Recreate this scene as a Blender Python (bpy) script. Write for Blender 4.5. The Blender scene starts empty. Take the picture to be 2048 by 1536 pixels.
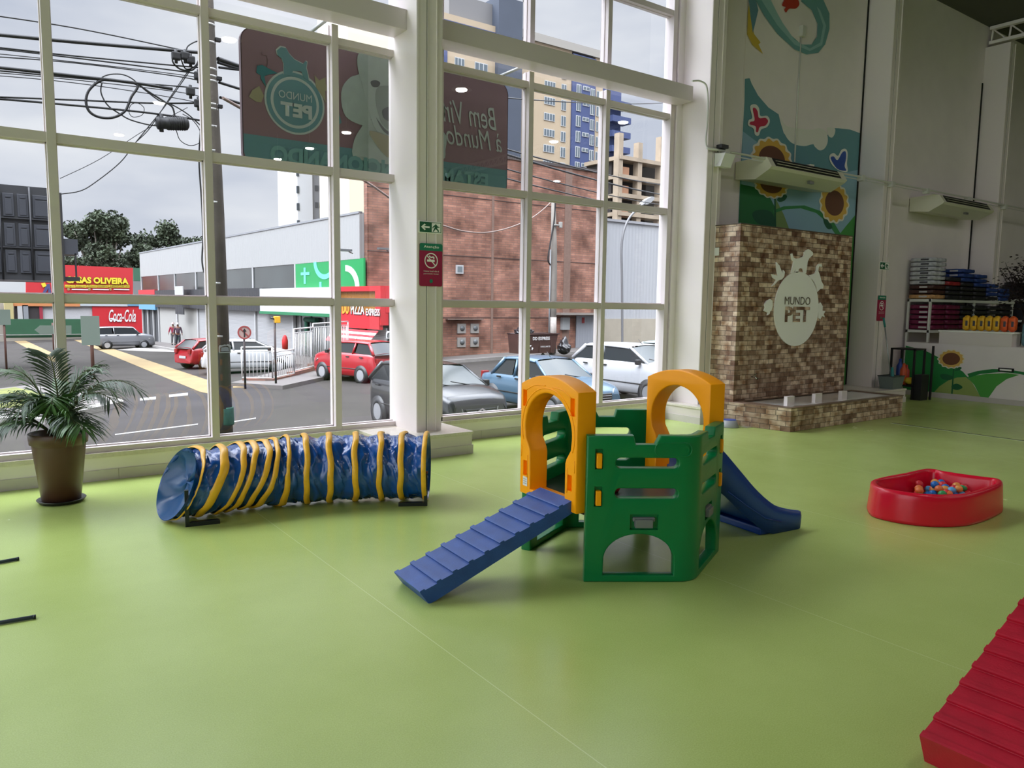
import bpy, bmesh, math, random
from mathutils import Vector, Matrix
from mathutils.geometry import tessellate_polygon
random.seed(7)
SC = bpy.context.scene
COL = SC.collection
PI = math.pi

# ------------------------------------------------------------------ camera
FPX, YAW, PITCH, ROLL, EYE = 1510.05, math.radians(35.96), math.radians(-6.02), math.radians(.78), Vector((0, 0, 1.76))
_w = Vector((math.cos(PITCH)*math.sin(YAW), math.cos(PITCH)*math.cos(YAW), math.sin(PITCH)))
_r = Vector((math.cos(YAW), -math.sin(YAW), 0)); _u = _r.cross(_w)
CR = math.cos(ROLL)*_r + math.sin(ROLL)*_u; CU = -math.sin(ROLL)*_r + math.cos(ROLL)*_u
cd = bpy.data.cameras.new('camera'); cam = bpy.data.objects.new('camera', cd); COL.objects.link(cam)
cd.sensor_width = 36; cd.lens = FPX/2048*36; cd.clip_end = 600; cd.clip_start = .02
cam.matrix_world = Matrix(((CR.x, CU.x, -_w.x, EYE.x), (CR.y, CU.y, -_w.y, EYE.y), (CR.z, CU.z, -_w.z, EYE.z), (0, 0, 0, 1)))
SC.camera = cam
# ------------------------------------------------------------------ sky, light, exposure
wd = bpy.data.worlds.new('overcast_sky'); SC.world = wd; wd.use_nodes = True
nt = wd.node_tree; N = nt.nodes; L = nt.links; N.clear()
def nd(t, tree=None, **k):
    n = (tree or nt).nodes.new(t)
    for a, v in k.items(): setattr(n, a, v)
    return n
tc = nd('ShaderNodeTexCoord'); sep = nd('ShaderNodeSeparateXYZ'); L.new(tc.outputs['Generated'], sep.inputs[0])
mp = nd('ShaderNodeMapping'); mp.inputs['Scale'].default_value = (1.5, 1.5, 5.5); L.new(tc.outputs['Generated'], mp.inputs[0])
no = nd('ShaderNodeTexNoise'); no.inputs['Scale'].default_value = 1.7; no.inputs['Detail'].default_value = 6; no.inputs['Roughness'].default_value = .5
L.new(mp.outputs[0], no.inputs['Vector'])
cr = nd('ShaderNodeValToRGB'); L.new(no.outputs['Fac'], cr.inputs[0])
cr.color_ramp.elements[0].position = .36; cr.color_ramp.elements[0].color = (.56, .60, .72, 1)
cr.color_ramp.elements[1].position = .68; cr.color_ramp.elements[1].color = (.90, .91, .96, 1)
up = nd('ShaderNodeMapRange'); up.inputs['From Min'].default_value = .42; up.inputs['From Max'].default_value = .85
up.inputs['To Min'].default_value = 1; up.inputs['To Max'].default_value = 12.6; up.interpolation_type = 'SMOOTHSTEP'
L.new(sep.outputs['Z'], up.inputs['Value'])
we = nd('ShaderNodeMapRange'); we.inputs['From Min'].default_value = .15; we.inputs['From Max'].default_value = 1
we.inputs['To Min'].default_value = 1; we.inputs['To Max'].default_value = 3.5; ng = nd('ShaderNodeMath', operation='MULTIPLY'); ng.inputs[1].default_value = -1
L.new(sep.outputs['X'], ng.inputs[0]); L.new(ng.outputs[0], we.inputs['Value'])
mu = nd('ShaderNodeMath', operation='MULTIPLY'); L.new(up.outputs[0], mu.inputs[0]); L.new(we.outputs[0], mu.inputs[1])
bg = nd('ShaderNodeBackground'); L.new(cr.outputs[0], bg.inputs['Color']); L.new(mu.outputs[0], bg.inputs['Strength'])
ow = nd('ShaderNodeOutputWorld'); L.new(bg.outputs[0], ow.inputs[0])
wd.cycles.sampling_method = 'MANUAL'; wd.cycles.sample_map_resolution = 512
SC.view_settings.view_transform = 'Standard'; SC.view_settings.look = 'None'; SC.view_settings.gamma = 1
SC.view_settings.exposure = 0.1; SC.view_settings.use_curve_mapping = False
SC.cycles.use_denoising = True; SC.cycles.max_bounces = 10; SC.cycles.diffuse_bounces = 6
SC.cycles.transparent_max_bounces = 24; SC.cycles.sample_clamp_indirect = 6; SC.cycles.caustics_reflective = False
def portal(name, loc, rot, sx, sy):
    ld = bpy.data.lights.new(name, 'AREA'); ld.shape = 'RECTANGLE'; ld.size = sx; ld.size_y = sy; ld.cycles.is_portal = True
    o = bpy.data.objects.new(name, ld); COL.objects.link(o); o.location = loc; o.rotation_euler = rot
portal('daylight_portal', (-.9, 8.36, 4.2), (-PI/2, 0, 0), 19.6, 7.9)

portal('daylight_portal', (-10.05, -.6, 4.2), (0, PI/2, 0), 7.6, 15.6)

# ------------------------------------------------------------------ survey helpers: a sight line of the photo met with a known plane of the place
def ray(px, py):
    return (CR*((px-1024)/FPX) + CU*((768-py)/FPX) + _w).normalized()
def onY(px, py, Y): d = ray(px, py); return EYE + d*(Y/d.y)
def onX(px, py, X): d = ray(px, py); return EYE + d*(X/d.x)
def onZ(px, py, Z=0.): d = ray(px, py); return EYE + d*((Z-EYE.z)/d.z)
def gz(x, y): return -.94 + .03*(x-12) - .02*(y-12)       # the street falls away from the building
def onG(px, py):
    d = ray(px, py); t = (-.94-.36+.24-EYE.z)/(d.z-.03*d.x+.02*d.y); return EYE + d*t
FO = Vector((15.6, 33.6, 0)); FD = Vector((-.0454, .99897, 0)); FN = Vector((-.99897, -.0454, 0))
def F(u, off, z): return FO + FD*u + FN*off + Vector((0, 0, z))
def onF(px, py, off=0):
    d = ray(px, py); o = FO + FN*off; t = ((o-EYE).dot(FN))/(d.dot(FN)); v = EYE + d*t
    return (v-FO).dot(FD), v.z

# ------------------------------------------------------------------ materials
def lin(c): return tuple(((v/255)/12.92 if v/255 <= .04045 else ((v/255+.055)/1.055)**2.4) for v in c)
MATS = {}
def mat(name, c, rough=.5, metal=0., var=0., vs=8., bump=0., bs=60., k=1., spec=.5, coat=0.):
    if name in MATS: return MATS[name]
    m = bpy.data.materials.new(name); m.use_nodes = True; t = m.node_tree; b = t.nodes['Principled BSDF']
    col = tuple(v*k for v in lin(c)) + (1,)
    b.inputs['Base Color'].default_value = col; b.inputs['Roughness'].default_value = rough; b.inputs['Metallic'].default_value = metal
    b.inputs['Specular IOR Level'].default_value = spec; b.inputs['Coat Weight'].default_value = coat; b.inputs['Coat Roughness'].default_value = .08
    tcn = t.nodes.new('ShaderNodeTexCoord')
    if var:
        n = t.nodes.new('ShaderNodeTexNoise'); n.inputs['Scale'].default_value = vs; n.inputs['Detail'].default_value = 5
        t.links.new(tcn.outputs['Object'], n.inputs['Vector'])
        r = t.nodes.new('ShaderNodeValToRGB'); r.color_ramp.elements[0].position = .3; r.color_ramp.elements[1].position = .7
        r.color_ramp.elements[0].color = tuple(v*(1-var) for v in col[:3]) + (1,); r.color_ramp.elements[1].color = tuple(min(1, v*(1+var)) for v in col[:3]) + (1,)
        t.links.new(n.outputs['Fac'], r.inputs[0]); t.links.new(r.outputs[0], b.inputs['Base Color'])
    if bump:
        n = t.nodes.new('ShaderNodeTexNoise'); n.inputs['Scale'].default_value = bs; n.inputs['Detail'].default_value = 3
        t.links.new(tcn.outputs['Object'], n.inputs['Vector']); bp = t.nodes.new('ShaderNodeBump'); bp.inputs['Strength'].default_value = bump
        bp.inputs['Distance'].default_value = .01; t.links.new(n.outputs['Fac'], bp.inputs['Height']); t.links.new(bp.outputs[0], b.inputs['Normal'])
    MATS[name] = m; return m
EK = .39   # darkens every outdoor colour below its real tone to offset the bright upper sky
def ext(name, c, rough=.7, k=1., **kw): return mat('outdoor_'+name, c, rough, k=EK*k, **kw)

def horiz(t, obj='Object'):
    """texture vector (x+y, z) so courses run level on every upright face"""
    tcn = t.nodes.new('ShaderNodeTexCoord'); s = t.nodes.new('ShaderNodeSeparateXYZ'); t.links.new(tcn.outputs[obj], s.inputs[0])
    a = t.nodes.new('ShaderNodeMath'); t.links.new(s.outputs[0], a.inputs[0]); t.links.new(s.outputs[1], a.inputs[1])
    c = t.nodes.new('ShaderNodeCombineXYZ'); t.links.new(a.outputs[0], c.inputs[0]); t.links.new(s.outputs[2], c.inputs[1]); return c, s
def brickmat(name, c1, c2, mortar, w, h, ms, k=1., rough=.7, blot=None, bump=.3, squash=1., offset=.5):
    m = bpy.data.materials.new(name); m.use_nodes = True; t = m.node_tree; b = t.nodes['Principled BSDF']; b.inputs['Roughness'].default_value = rough
    v, s = horiz(t)
    br = t.nodes.new('ShaderNodeTexBrick'); t.links.new(v.outputs[0], br.inputs['Vector']); br.offset = offset
    br.squash = squash; br.squash_frequency = 3
    br.inputs['Scale'].default_value = 1; br.inputs['Brick Width'].default_value = w; br.inputs['Row Height'].default_value = h
    br.inputs['Mortar Size'].default_value = ms; br.inputs['Mortar Smooth'].default_value = .2
    for n_, c in (('Color1', c1), ('Color2', c2), ('Mortar', mortar)): br.inputs[n_].default_value = tuple(x*k for x in lin(c)) + (1,)
    out = br.outputs['Color']
    n = t.nodes.new('ShaderNodeTexNoise'); n.inputs['Detail'].default_value = 6; t.links.new(v.outputs[0], n.inputs['Vector'])
    mx = t.nodes.new('ShaderNodeMix'); mx.data_type = 'RGBA'; mx.blend_type = 'MULTIPLY'
    if blot:
        n.inputs['Scale'].default_value = blot[0]; r = t.nodes.new('ShaderNodeValToRGB'); e = r.color_ramp.elements
        e[0].position = blot[2]; e[0].color = tuple(lin(blot[1])) + (1,); e[1].position = blot[3]; e[1].color = (1, 1, 1, 1)
        t.links.new(n.outputs['Fac'], r.inputs[0]); mx.inputs[0].default_value = 1
        t.links.new(out, mx.inputs[6]); t.links.new(r.outputs[0], mx.inputs[7]); out = mx.outputs[2]
    t.links.new(out, b.inputs['Base Color'])
    bp = t.nodes.new('ShaderNodeBump'); bp.inputs['Strength'].default_value = bump; bp.inputs['Distance'].default_value = .01; bp.invert = True
    t.links.new(br.outputs['Fac'], bp.inputs['Height']); t.links.new(bp.outputs[0], b.inputs['Normal'])
    return m
def ribmat(name, c, pitch, k=1., rough=.5, depth=.5):
    m = bpy.data.materials.new(name); m.use_nodes = True; t = m.node_tree; b = t.nodes['Principled BSDF']; b.inputs['Roughness'].default_value = rough
    b.inputs['Base Color'].default_value = tuple(x*k for x in lin(c)) + (1,)
    v, s = horiz(t); w = t.nodes.new('ShaderNodeTexWave'); w.bands_direction = 'X'; w.inputs['Scale'].default_value = 1/pitch/3.1416*.5*2
    t.links.new(v.outputs[0], w.inputs['Vector']); bp = t.nodes.new('ShaderNodeBump'); bp.inputs['Strength'].default_value = depth; bp.inputs['Distance'].default_value = .03
    t.links.new(w.outputs['Fac'], bp.inputs['Height']); t.links.new(bp.outputs[0], b.inputs['Normal']); return m
def glassmat(name, tint=(.96, .98, .97), f0=.07, rough=.0):
    m = bpy.data.materials.new(name); m.use_nodes = True; t = m.node_tree; t.nodes.clear()
    o = t.nodes.new('ShaderNodeOutputMaterial'); tr = t.nodes.new('ShaderNodeBsdfTransparent'); gl = t.nodes.new('ShaderNodeBsdfGlossy'); mx = t.nodes.new('ShaderNodeMixShader')
    tr.inputs[0].default_value = tint + (1,); gl.inputs['Roughness'].default_value = rough
    lw = t.nodes.new('ShaderNodeLayerWeight'); lw.inputs[0].default_value = .5; p = t.nodes.new('ShaderNodeMath'); p.operation = 'POWER'; p.inputs[1].default_value = 5
    q = t.nodes.new('ShaderNodeMath'); q.operation = 'MULTIPLY_ADD'; q.inputs[1].default_value = 1-f0; q.inputs[2].default_value = f0
    t.links.new(lw.outputs['Facing'], p.inputs[0]); t.links.new(p.outputs[0], q.inputs[0]); t.links.new(q.outputs[0], mx.inputs[0])
    t.links.new(tr.outputs[0], mx.inputs[1]); t.links.new(gl.outputs[0], mx.inputs[2]); t.links.new(mx.outputs[0], o.inputs[0]); return m
def emit(name, c, s):
    m = bpy.data.materials.new(name); m.use_nodes = True; b = m.node_tree.nodes['Principled BSDF']
    b.inputs['Emission Color'].default_value = lin(c) + (1,); b.inputs['Emission Strength'].default_value = s; return m

# ------------------------------------------------------------------ mesh builder
class MB:
    def __init__(s): s.v = []; s.f = []; s.sm = []
    def add(s, vs, fs, smooth=False):
        o = len(s.v); s.v += [Vector(p) for p in vs]; s.f += [tuple(i+o for i in f) for f in fs]; s.sm += [smooth]*len(fs); return s
    def box(s, a, b, M=None):
        x0, y0, z0 = a; x1, y1, z1 = b
        vs = [Vector(p) for p in ((x0,y0,z0),(x1,y0,z0),(x1,y1,z0),(x0,y1,z0),(x0,y0,z1),(x1,y0,z1),(x1,y1,z1),(x0,y1,z1))]
        if M: vs = [M @ p for p in vs]
        return s.add(vs, [(0,3,2,1),(4,5,6,7),(0,1,5,4),(1,2,6,5),(2,3,7,6),(3,0,4,7)])
    def cbox(s, a, b, c=.005, M=None):
        """box with chamfered edges"""
        bm = bmesh.new(); bmesh.ops.create_cube(bm, size=1)
        for v in bm.verts: v.co = Vector([a[i]+(b[i]-a[i])*(v.co[i]+.5) for i in range(3)])
        bmesh.ops.bevel(bm, geom=bm.edges[:], offset=c, segments=2, affect='EDGES', profile=.6)
        bm.verts.index_update(); vs = [(M @ v.co if M else v.co.copy()) for v in bm.verts]
        s.add(vs, [tuple(v.index for v in f.verts) for f in bm.faces]); bm.free(); return s
    def prism(s, loop, ext, smooth=False):
        """closed 3-D loop pushed along vector ext, concave outlines too"""
        return s.holed([loop], ext)
    def holed(s, loops, ext):
        ext = Vector(ext); loops = [[Vector(p) for p in l] for l in loops]; flat = [p for l in loops for p in l]; n = len(flat)
        tri = tessellate_polygon(loops); o = len(s.v)
        s.v += flat + [p+ext for p in flat]
        for t in tri:
            s.f.append(tuple(i+o for i in t)); s.f.append(tuple(i+o+n for i in reversed(t))); s.sm += [False, False]
        k = 0
        for l in loops:
            m = len(l)
            for i in range(m):
                a = k+i; b = k+(i+1) % m; s.f.append((a+o, b+o, b+n+o, a+n+o)); s.sm.append(False)
            k += m
        return s
    def tube(s, pts, r, n=8, cap=True, closed=False):
        pts = [Vector(p) for p in pts]; m = len(pts); rr = r if isinstance(r, (list, tuple)) else [r]*m
        up = Vector((0, 0, 1)); o = len(s.v); prev = None
        for i, p in enumerate(pts):
            a = pts[i-1] if (i or closed) else p; b = pts[(i+1) % m] if (i < m-1 or closed) else p
            d = (b-a).normalized() if (b-a).length > 1e-9 else Vector((0, 0, 1))
            if prev is None: x = d.cross(up); x = x.normalized() if x.length > 1e-3 else Vector((1, 0, 0))
            else: x = (prev - d*prev.dot(d)).normalized()
            prev = x; y = d.cross(x)
            for j in range(n):
                t = 2*PI*j/n; s.v.append(p + (x*math.cos(t)+y*math.sin(t))*rr[i])
        for i in range(m if closed else m-1):
            for j in range(n):
                a = i*n+j; b = i*n+(j+1) % n; c = ((i+1) % m)*n+(j+1) % n; e = ((i+1) % m)*n+j
                s.f.append((a+o, b+o, c+o, e+o)); s.sm.append(True)
        if cap and not closed: s.f += [tuple(o+j for j in reversed(range(n))), tuple(o+(m-1)*n+j for j in range(n))]; s.sm += [False, False]
        return s
    def lathe(s, prof, c=(0, 0, 0), n=32, M=None):
        o = len(s.v); c = Vector(c)
        for r, z in prof:
            for j in range(n):
                t = 2*PI*j/n; p = Vector((r*math.cos(t), r*math.sin(t), z)); s.v.append((M @ p if M else p)+c)
        for i in range(len(prof)-1):
            for j in range(n):
                s.f.append((o+i*n+j, o+i*n+(j+1) % n, o+(i+1)*n+(j+1) % n, o+(i+1)*n+j)); s.sm.append(True)
        if prof[0][0] > 1e-4: s.f.append(tuple(o+j for j in reversed(range(n)))); s.sm.append(False)
        if prof[-1][0] > 1e-4: s.f.append(tuple(o+(len(prof)-1)*n+j for j in range(n))); s.sm.append(False)
        return s
    def mesh(s, name):
        me = bpy.data.meshes.new(name); me.from_pydata([tuple(v) for v in s.v], [], s.f)
        me.polygons.foreach_set('use_smooth', s.sm); me.update()
        bm = bmesh.new(); bm.from_mesh(me); bmesh.ops.remove_doubles(bm, verts=bm.verts, dist=1e-6); bmesh.ops.recalc_face_normals(bm, faces=bm.faces); bm.to_mesh(me); bm.free()
        return me
    def build(s, name, m, parent=None, label=None, cat=None, group=None, kind=None, local=False, base=None):
        me = s.mesh(name) if isinstance(s, MB) else s
        return link(me, name, m, parent, label, cat, group, kind, local, base)
def tag(o, label=None, cat=None, group=None, kind=None):
    for k, v in (('label', label), ('category', cat), ('group', group), ('kind', kind)):
        if v: o[k] = v
    return o
def link(me, name, m, parent=None, label=None, cat=None, group=None, kind=None, local=False, base=None):
    """world-space mesh -> object; re-origined on its parent, or on its own base"""
    o = bpy.data.objects.new(name, me); COL.objects.link(o)
    if m:
        for mm in (m if isinstance(m, (list, tuple)) else [m]): me.materials.append(mm)
    if parent:
        o.parent = parent
        if not local:
            P = parent; Mw = Matrix.Identity(4)
            while P: Mw = P.matrix_basis @ Mw; P = P.parent
            me.transform(Mw.inverted())
    elif not local:
        if base is None and len(me.vertices):
            xs = [v.co for v in me.vertices]; base = Vector(((min(v.x for v in xs)+max(v.x for v in xs))/2, (min(v.y for v in xs)+max(v.y for v in xs))/2, min(v.z for v in xs)))
        if base is not None: me.transform(Matrix.Translation(-Vector(base))); o.location = base
    return tag(o, label, cat, group, kind)
def thing(name, label, cat, loc=(0, 0, 0), rz=0, group=None, kind=None):
    o = bpy.data.objects.new(name, None); COL.objects.link(o); o.location = loc; o.rotation_euler = (0, 0, rz); o.empty_display_size = .1
    return tag(o, label, cat, group, kind)
def dup(root, loc, rz, label=None, sc=1):
    r = root.copy(); COL.objects.link(r); r.location = loc; r.rotation_euler = (0, 0, rz); r.scale = (sc,)*3 if not isinstance(sc, tuple) else sc
    if label: r['label'] = label
    for ch in list(root.children):
        c = ch.copy(); COL.objects.link(c); c.parent = r
        for g in list(ch.children):
            d = g.copy(); COL.objects.link(d); d.parent = c
    return r
def rect(p, U, V, w, h): p = Vector(p); return [p, p+U*w, p+U*w+V*h, p+V*h]
def ell(c, U, V, a, b, n=28, t0=0, t1=2*PI): c = Vector(c); return [c+U*(a*math.cos(t0+(t1-t0)*i/n))+V*(b*math.sin(t0+(t1-t0)*i/n)) for i in range(n)]
def smooth(pts, k=4, closed=True):
    P = [Vector(p) for p in pts]; n = len(P); out = []
    for i in range(n if closed else n-1):
        a, b, c, d = (P[(i-1) % n], P[i], P[(i+1) % n], P[(i+2) % n]) if closed else (P[max(i-1, 0)], P[i], P[i+1], P[min(i+2, n-1)])
        for j in range(k):
            t = j/k; out.append(.5*((2*b)+(c-a)*t+(2*a-5*b+4*c-d)*t*t+(3*b-a-3*c+d)*t**3))
    if not closed: out.append(P[-1])
    return out
def text(s, p, U, V, w, h, mt, name='lettering', parent=None, ext=.004, bold=.0, shear=0., nrm=None, **kw):
    """string fitted to the rectangle p, p+U*w, p+V*h; raised by ext along the normal"""
    cu = bpy.data.curves.new(name, 'FONT'); cu.body = s; cu.offset = bold; cu.shear = shear; cu.resolution_u = 3; cu.fill_mode = 'FRONT'
    to = bpy.data.objects.new(name, cu); COL.objects.link(to); dg = bpy.context.evaluated_depsgraph_get(); dg.update()
    me = bpy.data.meshes.new_from_object(to.evaluated_get(dg)); bpy.data.objects.remove(to)
    xs = [v.co.x for v in me.vertices]; ys = [v.co.y for v in me.vertices]; x0, x1, y0, y1 = min(xs), max(xs), min(ys), max(ys)
    p = Vector(p); n = Vector(nrm).normalized() if nrm is not None else U.cross(V).normalized()
    for v in me.vertices: v.co = p + U*((v.co.x-x0)/(x1-x0)*w) + V*((v.co.y-y0)/(y1-y0)*h) + n*ext
    return link(me, name, mt, parent, **kw)
UX, UY, UZ = Vector((1, 0, 0)), Vector((0, 1, 0)), Vector((0, 0, 1))
def pz(x, y, z=0): return Vector((x, y, z))
# ================================================================== THE ROOM
YW, YG, X0, X1, YB, HC = 8.18, 8.30, -10., 31., -15., 8.15
WHITE = mat('white_wall_paint', (234, 226, 226), .55, var=.03, vs=2.)
PANEL = mat('white_column_cladding', (228, 219, 216), .38)
FRAMEM = mat('white_window_profile', (208, 198, 197), .35)
MARBLE = mat('pale_granite_sill', (214, 206, 194), .25, var=.07, vs=40)
TILE = mat('grey_skirting_tile', (200, 192, 190), .3, var=.04, vs=6)
DARK = mat('black_gap', (14, 15, 14), .8)
CEIL = mat('grey_roof_lining', (78, 78, 70), .7, var=.05, vs=1.)
# --- floor: green sheet vinyl, welded seams every 1.99 m
fm = bpy.data.materials.new('green_vinyl_floor'); fm.use_nodes = True; t = fm.node_tree; b = t.nodes['Principled BSDF']
tcn = t.nodes.new('ShaderNodeTexCoord'); sp_ = t.nodes.new('ShaderNodeSeparateXYZ'); t.links.new(tcn.outputs['Object'], sp_.inputs[0])
def mth(t, op, a, b_=None):
    n = t.nodes.new('ShaderNodeMath'); n.operation = op
    for i, v in enumerate((a, b_)):
        if v is None: continue
        if hasattr(v, 'links'): t.links.new(v, n.inputs[i])
        else: n.inputs[i].default_value = v
    return n.outputs[0]
sx = mth(t, 'SUBTRACT', sp_.outputs[0], 1.906); sx = mth(t, 'DIVIDE', sx, 1.991); sx = mth(t, 'ADD', sx, .5); sx = mth(t, 'FRACT', sx); sx = mth(t, 'SUBTRACT', sx, .5)
sx = mth(t, 'ABSOLUTE', sx); seam = mth(t, 'LESS_THAN', sx, .0012)
n1 = t.nodes.new('ShaderNodeTexNoise'); n1.inputs['Scale'].default_value = 160; n1.inputs['Detail'].default_value = 3; t.links.new(tcn.outputs['Object'], n1.inputs['Vector'])
n2 = t.nodes.new('ShaderNodeTexNoise'); n2.inputs['Scale'].default_value = 1.1; n2.inputs['Detail'].default_value = 6; n2.inputs['Roughness'].default_value = .65; t.links.new(tcn.outputs['Object'], n2.inputs['Vector'])
r1 = t.nodes.new('ShaderNodeValToRGB'); r1.color_ramp.elements[0].position = .3; r1.color_ramp.elements[1].position = .7
r1.color_ramp.elements[0].color = lin((164, 184, 98)) + (1,); r1.color_ramp.elements[1].color = lin((188, 208, 122)) + (1,)
ad = mth(t, 'ADD', mth(t, 'MULTIPLY', n1.outputs[0], .6), mth(t, 'MULTIPLY', n2.outputs[0], .4)); t.links.new(ad, r1.inputs[0])
mx = t.nodes.new('ShaderNodeMix'); mx.data_type = 'RGBA'; t.links.new(seam, mx.inputs[0]); t.links.new(r1.outputs[0], mx.inputs[6]); mx.inputs[7].default_value = lin((200, 217, 145)) + (1,)
t.links.new(mx.outputs[2], b.inputs['Base Color'])
rr = t.nodes.new('ShaderNodeMapRange'); rr.inputs['To Min'].default_value = .19; rr.inputs['To Max'].default_value = .31; t.links.new(n2.outputs[0], rr.inputs['Value']); t.links.new(rr.outputs[0], b.inputs['Roughness'])
bp = t.nodes.new('ShaderNodeBump'); bp.inputs['Strength'].default_value = .12; bp.inputs['Distance'].default_value = .002; t.links.new(n1.outputs[0], bp.inputs['Height']); t.links.new(bp.outputs[0], b.inputs['Normal'])
def struct(name, mb, m, parent=None, **k): return mb.build(name, m, parent, kind=None if parent else 'structure', base=(0, 0, 0) if not parent else None, **k)
struct('floor', MB().box((X0-.3, YB-.3, -.3), (X1+.3, YW+.5, 0)), fm)
# darker vinyl strip along the doorway line
struct('trim_1', MB().box((11.62, -6, 0), (11.655, 5.95, .004)), DARK)
struct('trim_2', MB().box((11.59, -6, 0), (11.62, 5.95, .003)), mat('pale_weld', (190, 205, 150), .4))
struct('ceiling', MB().box((X0-.3, YB-.3, HC), (X1+.3, YW+.5, HC+.3)), CEIL)
BACK = mat('dark_unseen_wall', (92, 90, 84), .8, var=.3, vs=.6)  # unseen walls coloured dark so they bounce little light into the room
struct('wall_back', MB().box((X0-.3, YB-.3, 0), (X1+.3, YB, HC)), BACK)
struct('wall_right', MB().box((X1, YB, 0), (X1+.3, YW+.5, HC)), BACK)
wf = MB()
wf.box((X0, YW, 0), (9.0, YW+.22, .225)); wf.box((8.98, YW, 0), (X1, YW+.3, HC)); wf.box((X0, YW, HC-.12), (9.0, YW+.3, HC))
struct('wall_front', wf, WHITE)
wl = MB().box((X0-.3, YB, 0), (X0, YW+.5, .3)).box((X0-.3, YB, HC-.15), (X0, YW+.5, HC)).box((X0-.3, YB, .3), (X0, -8.4, HC-.15)).box((X0-.3, 7.4, .3), (X0, YW+.5, HC-.15))
struct('wall_left', wl, WHITE)
# granite sill cap, skirting tiles with joints
struct('trim_3', MB().box((X0, YW-.02, .228), (9.0, YG+.1, .272)), MARBLE)
sk = MB()
def skirt(a, b_, y0, y1):
    x = a
    while x < b_-.01: e = min(x+.62, b_); sk.box((x+.0015, y0, 0), (e-.0015, y1, .105)); x = e
skirt(X0, 3.70, YW-.012, YW); skirt(4.82, 8.86, YW-.012, YW)
struct('baseboard_front', sk, TILE)
# --- window bays (profiles, transoms, beam, panes)
GL = glassmat('window_glass')
MULL = [-9.0, -7.46, -6.1, -4.74, -3.37, -2.0, -.64, .73, 2.10, 3.475]
def window(name, xa, xb, mull, last=False):
    w = thing(name, None, None, (xa, YG, .27), kind='structure')
    for i, x in enumerate(mull):
        MB().cbox((x-.038, YW+.02, .272), (x+.038, YG+.06, 4.80), .003).cbox((x-.038, YW+.02, 5.04), (x+.038, YG+.06, HC-.12), .003).build('mullion', FRAMEM, w)
        MB().box((x-.048, YG-.03, .30), (x+.048, YG+.01, 4.80)).box((x-.048, YG-.03, 5.04), (x+.048, YG+.01, HC-.12)).build('glazing_bead', FRAMEM, w)
    edges = [xa] + [v for m_ in mull for v in (m_-.038, m_+.038)] + [xb]
    for z0, z1, y0 in ((.272, .325, YW+.02), (1.722, 1.797, YW+.03), (3.178, 3.262, YW+.03), (4.60, 4.675, YW+.04), (6.10, 6.18, YW+.03), (7.55, 7.63, YW+.03), (8.0, 8.03, YW+.03)):
        tr = MB()
        for a, b_ in zip(edges[::2], edges[1::2]): tr.box((a, y0, z0), (b_, YG+.05, z1)); tr.box((a, YG-.03, z0-.012), (b_, YG+.01, z1+.012))
        tr.build('transom', FRAMEM, w)
    g = MB(); zs = [.32, 1.75, 3.22, 4.64, 6.14, 7.59, 8.03]
    for a, b_ in zip(edges[::2], edges[1::2]):
        for z0, z1 in zip(zs, zs[1:]): g.add([(a-.01, YG-.01, z0), (b_+.01, YG-.01, z0), (b_+.01, YG-.01, z1), (a-.01, YG-.01, z1)], [(0, 1, 2, 3)])
    g.build('pane', GL, w)
    fr = MB().box((xb-(.085 if name == 'window_2' else .03), YW+.02, .272), (xb, YG+.06, HC-.12)).box((xa, YW+.02, .272), (xa+.02, YG+.06, HC-.12)); fr.build('jamb', FRAMEM, w)
    # deep box beam behind the glass
    bx = xa if name == 'window_1' else 4.53
    MB().cbox((bx, 7.89, 4.81), (xb+.04 if name == 'window_2' else 4.2, YW+.035, 5.03), .004).build('crossbeam', FRAMEM, w)
    return w
window('window_1', X0, 4.25, MULL); window('window_2', 4.845, 8.95, [6.205, 7.575])
# unseen left wall glazing, added to let in more daylight from the left
w3 = thing('added_side_window', None, None, (X0, -.5, .3), kind='structure'); g = MB(); fr = MB()
g.add([(X0-.1, -8.4, .3), (X0-.1, 7.4, .3), (X0-.1, 7.4, 8), (X0-.1, -8.4, 8)], [(0, 1, 2, 3)])
for k in range(12): fr.box((X0-.14, -8.4+k*1.43-.04, .3), (X0-.04, -8.4+k*1.43+.04, 8))
for z in (.3, 1.72, 3.2, 4.7, 6.1, 7.5): fr.box((X0-.135, -8.4, z), (X0-.045, 7.4, z+.08))
g.build('pane', GL, w3); fr.build('window_frame', FRAMEM, w3)
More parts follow.
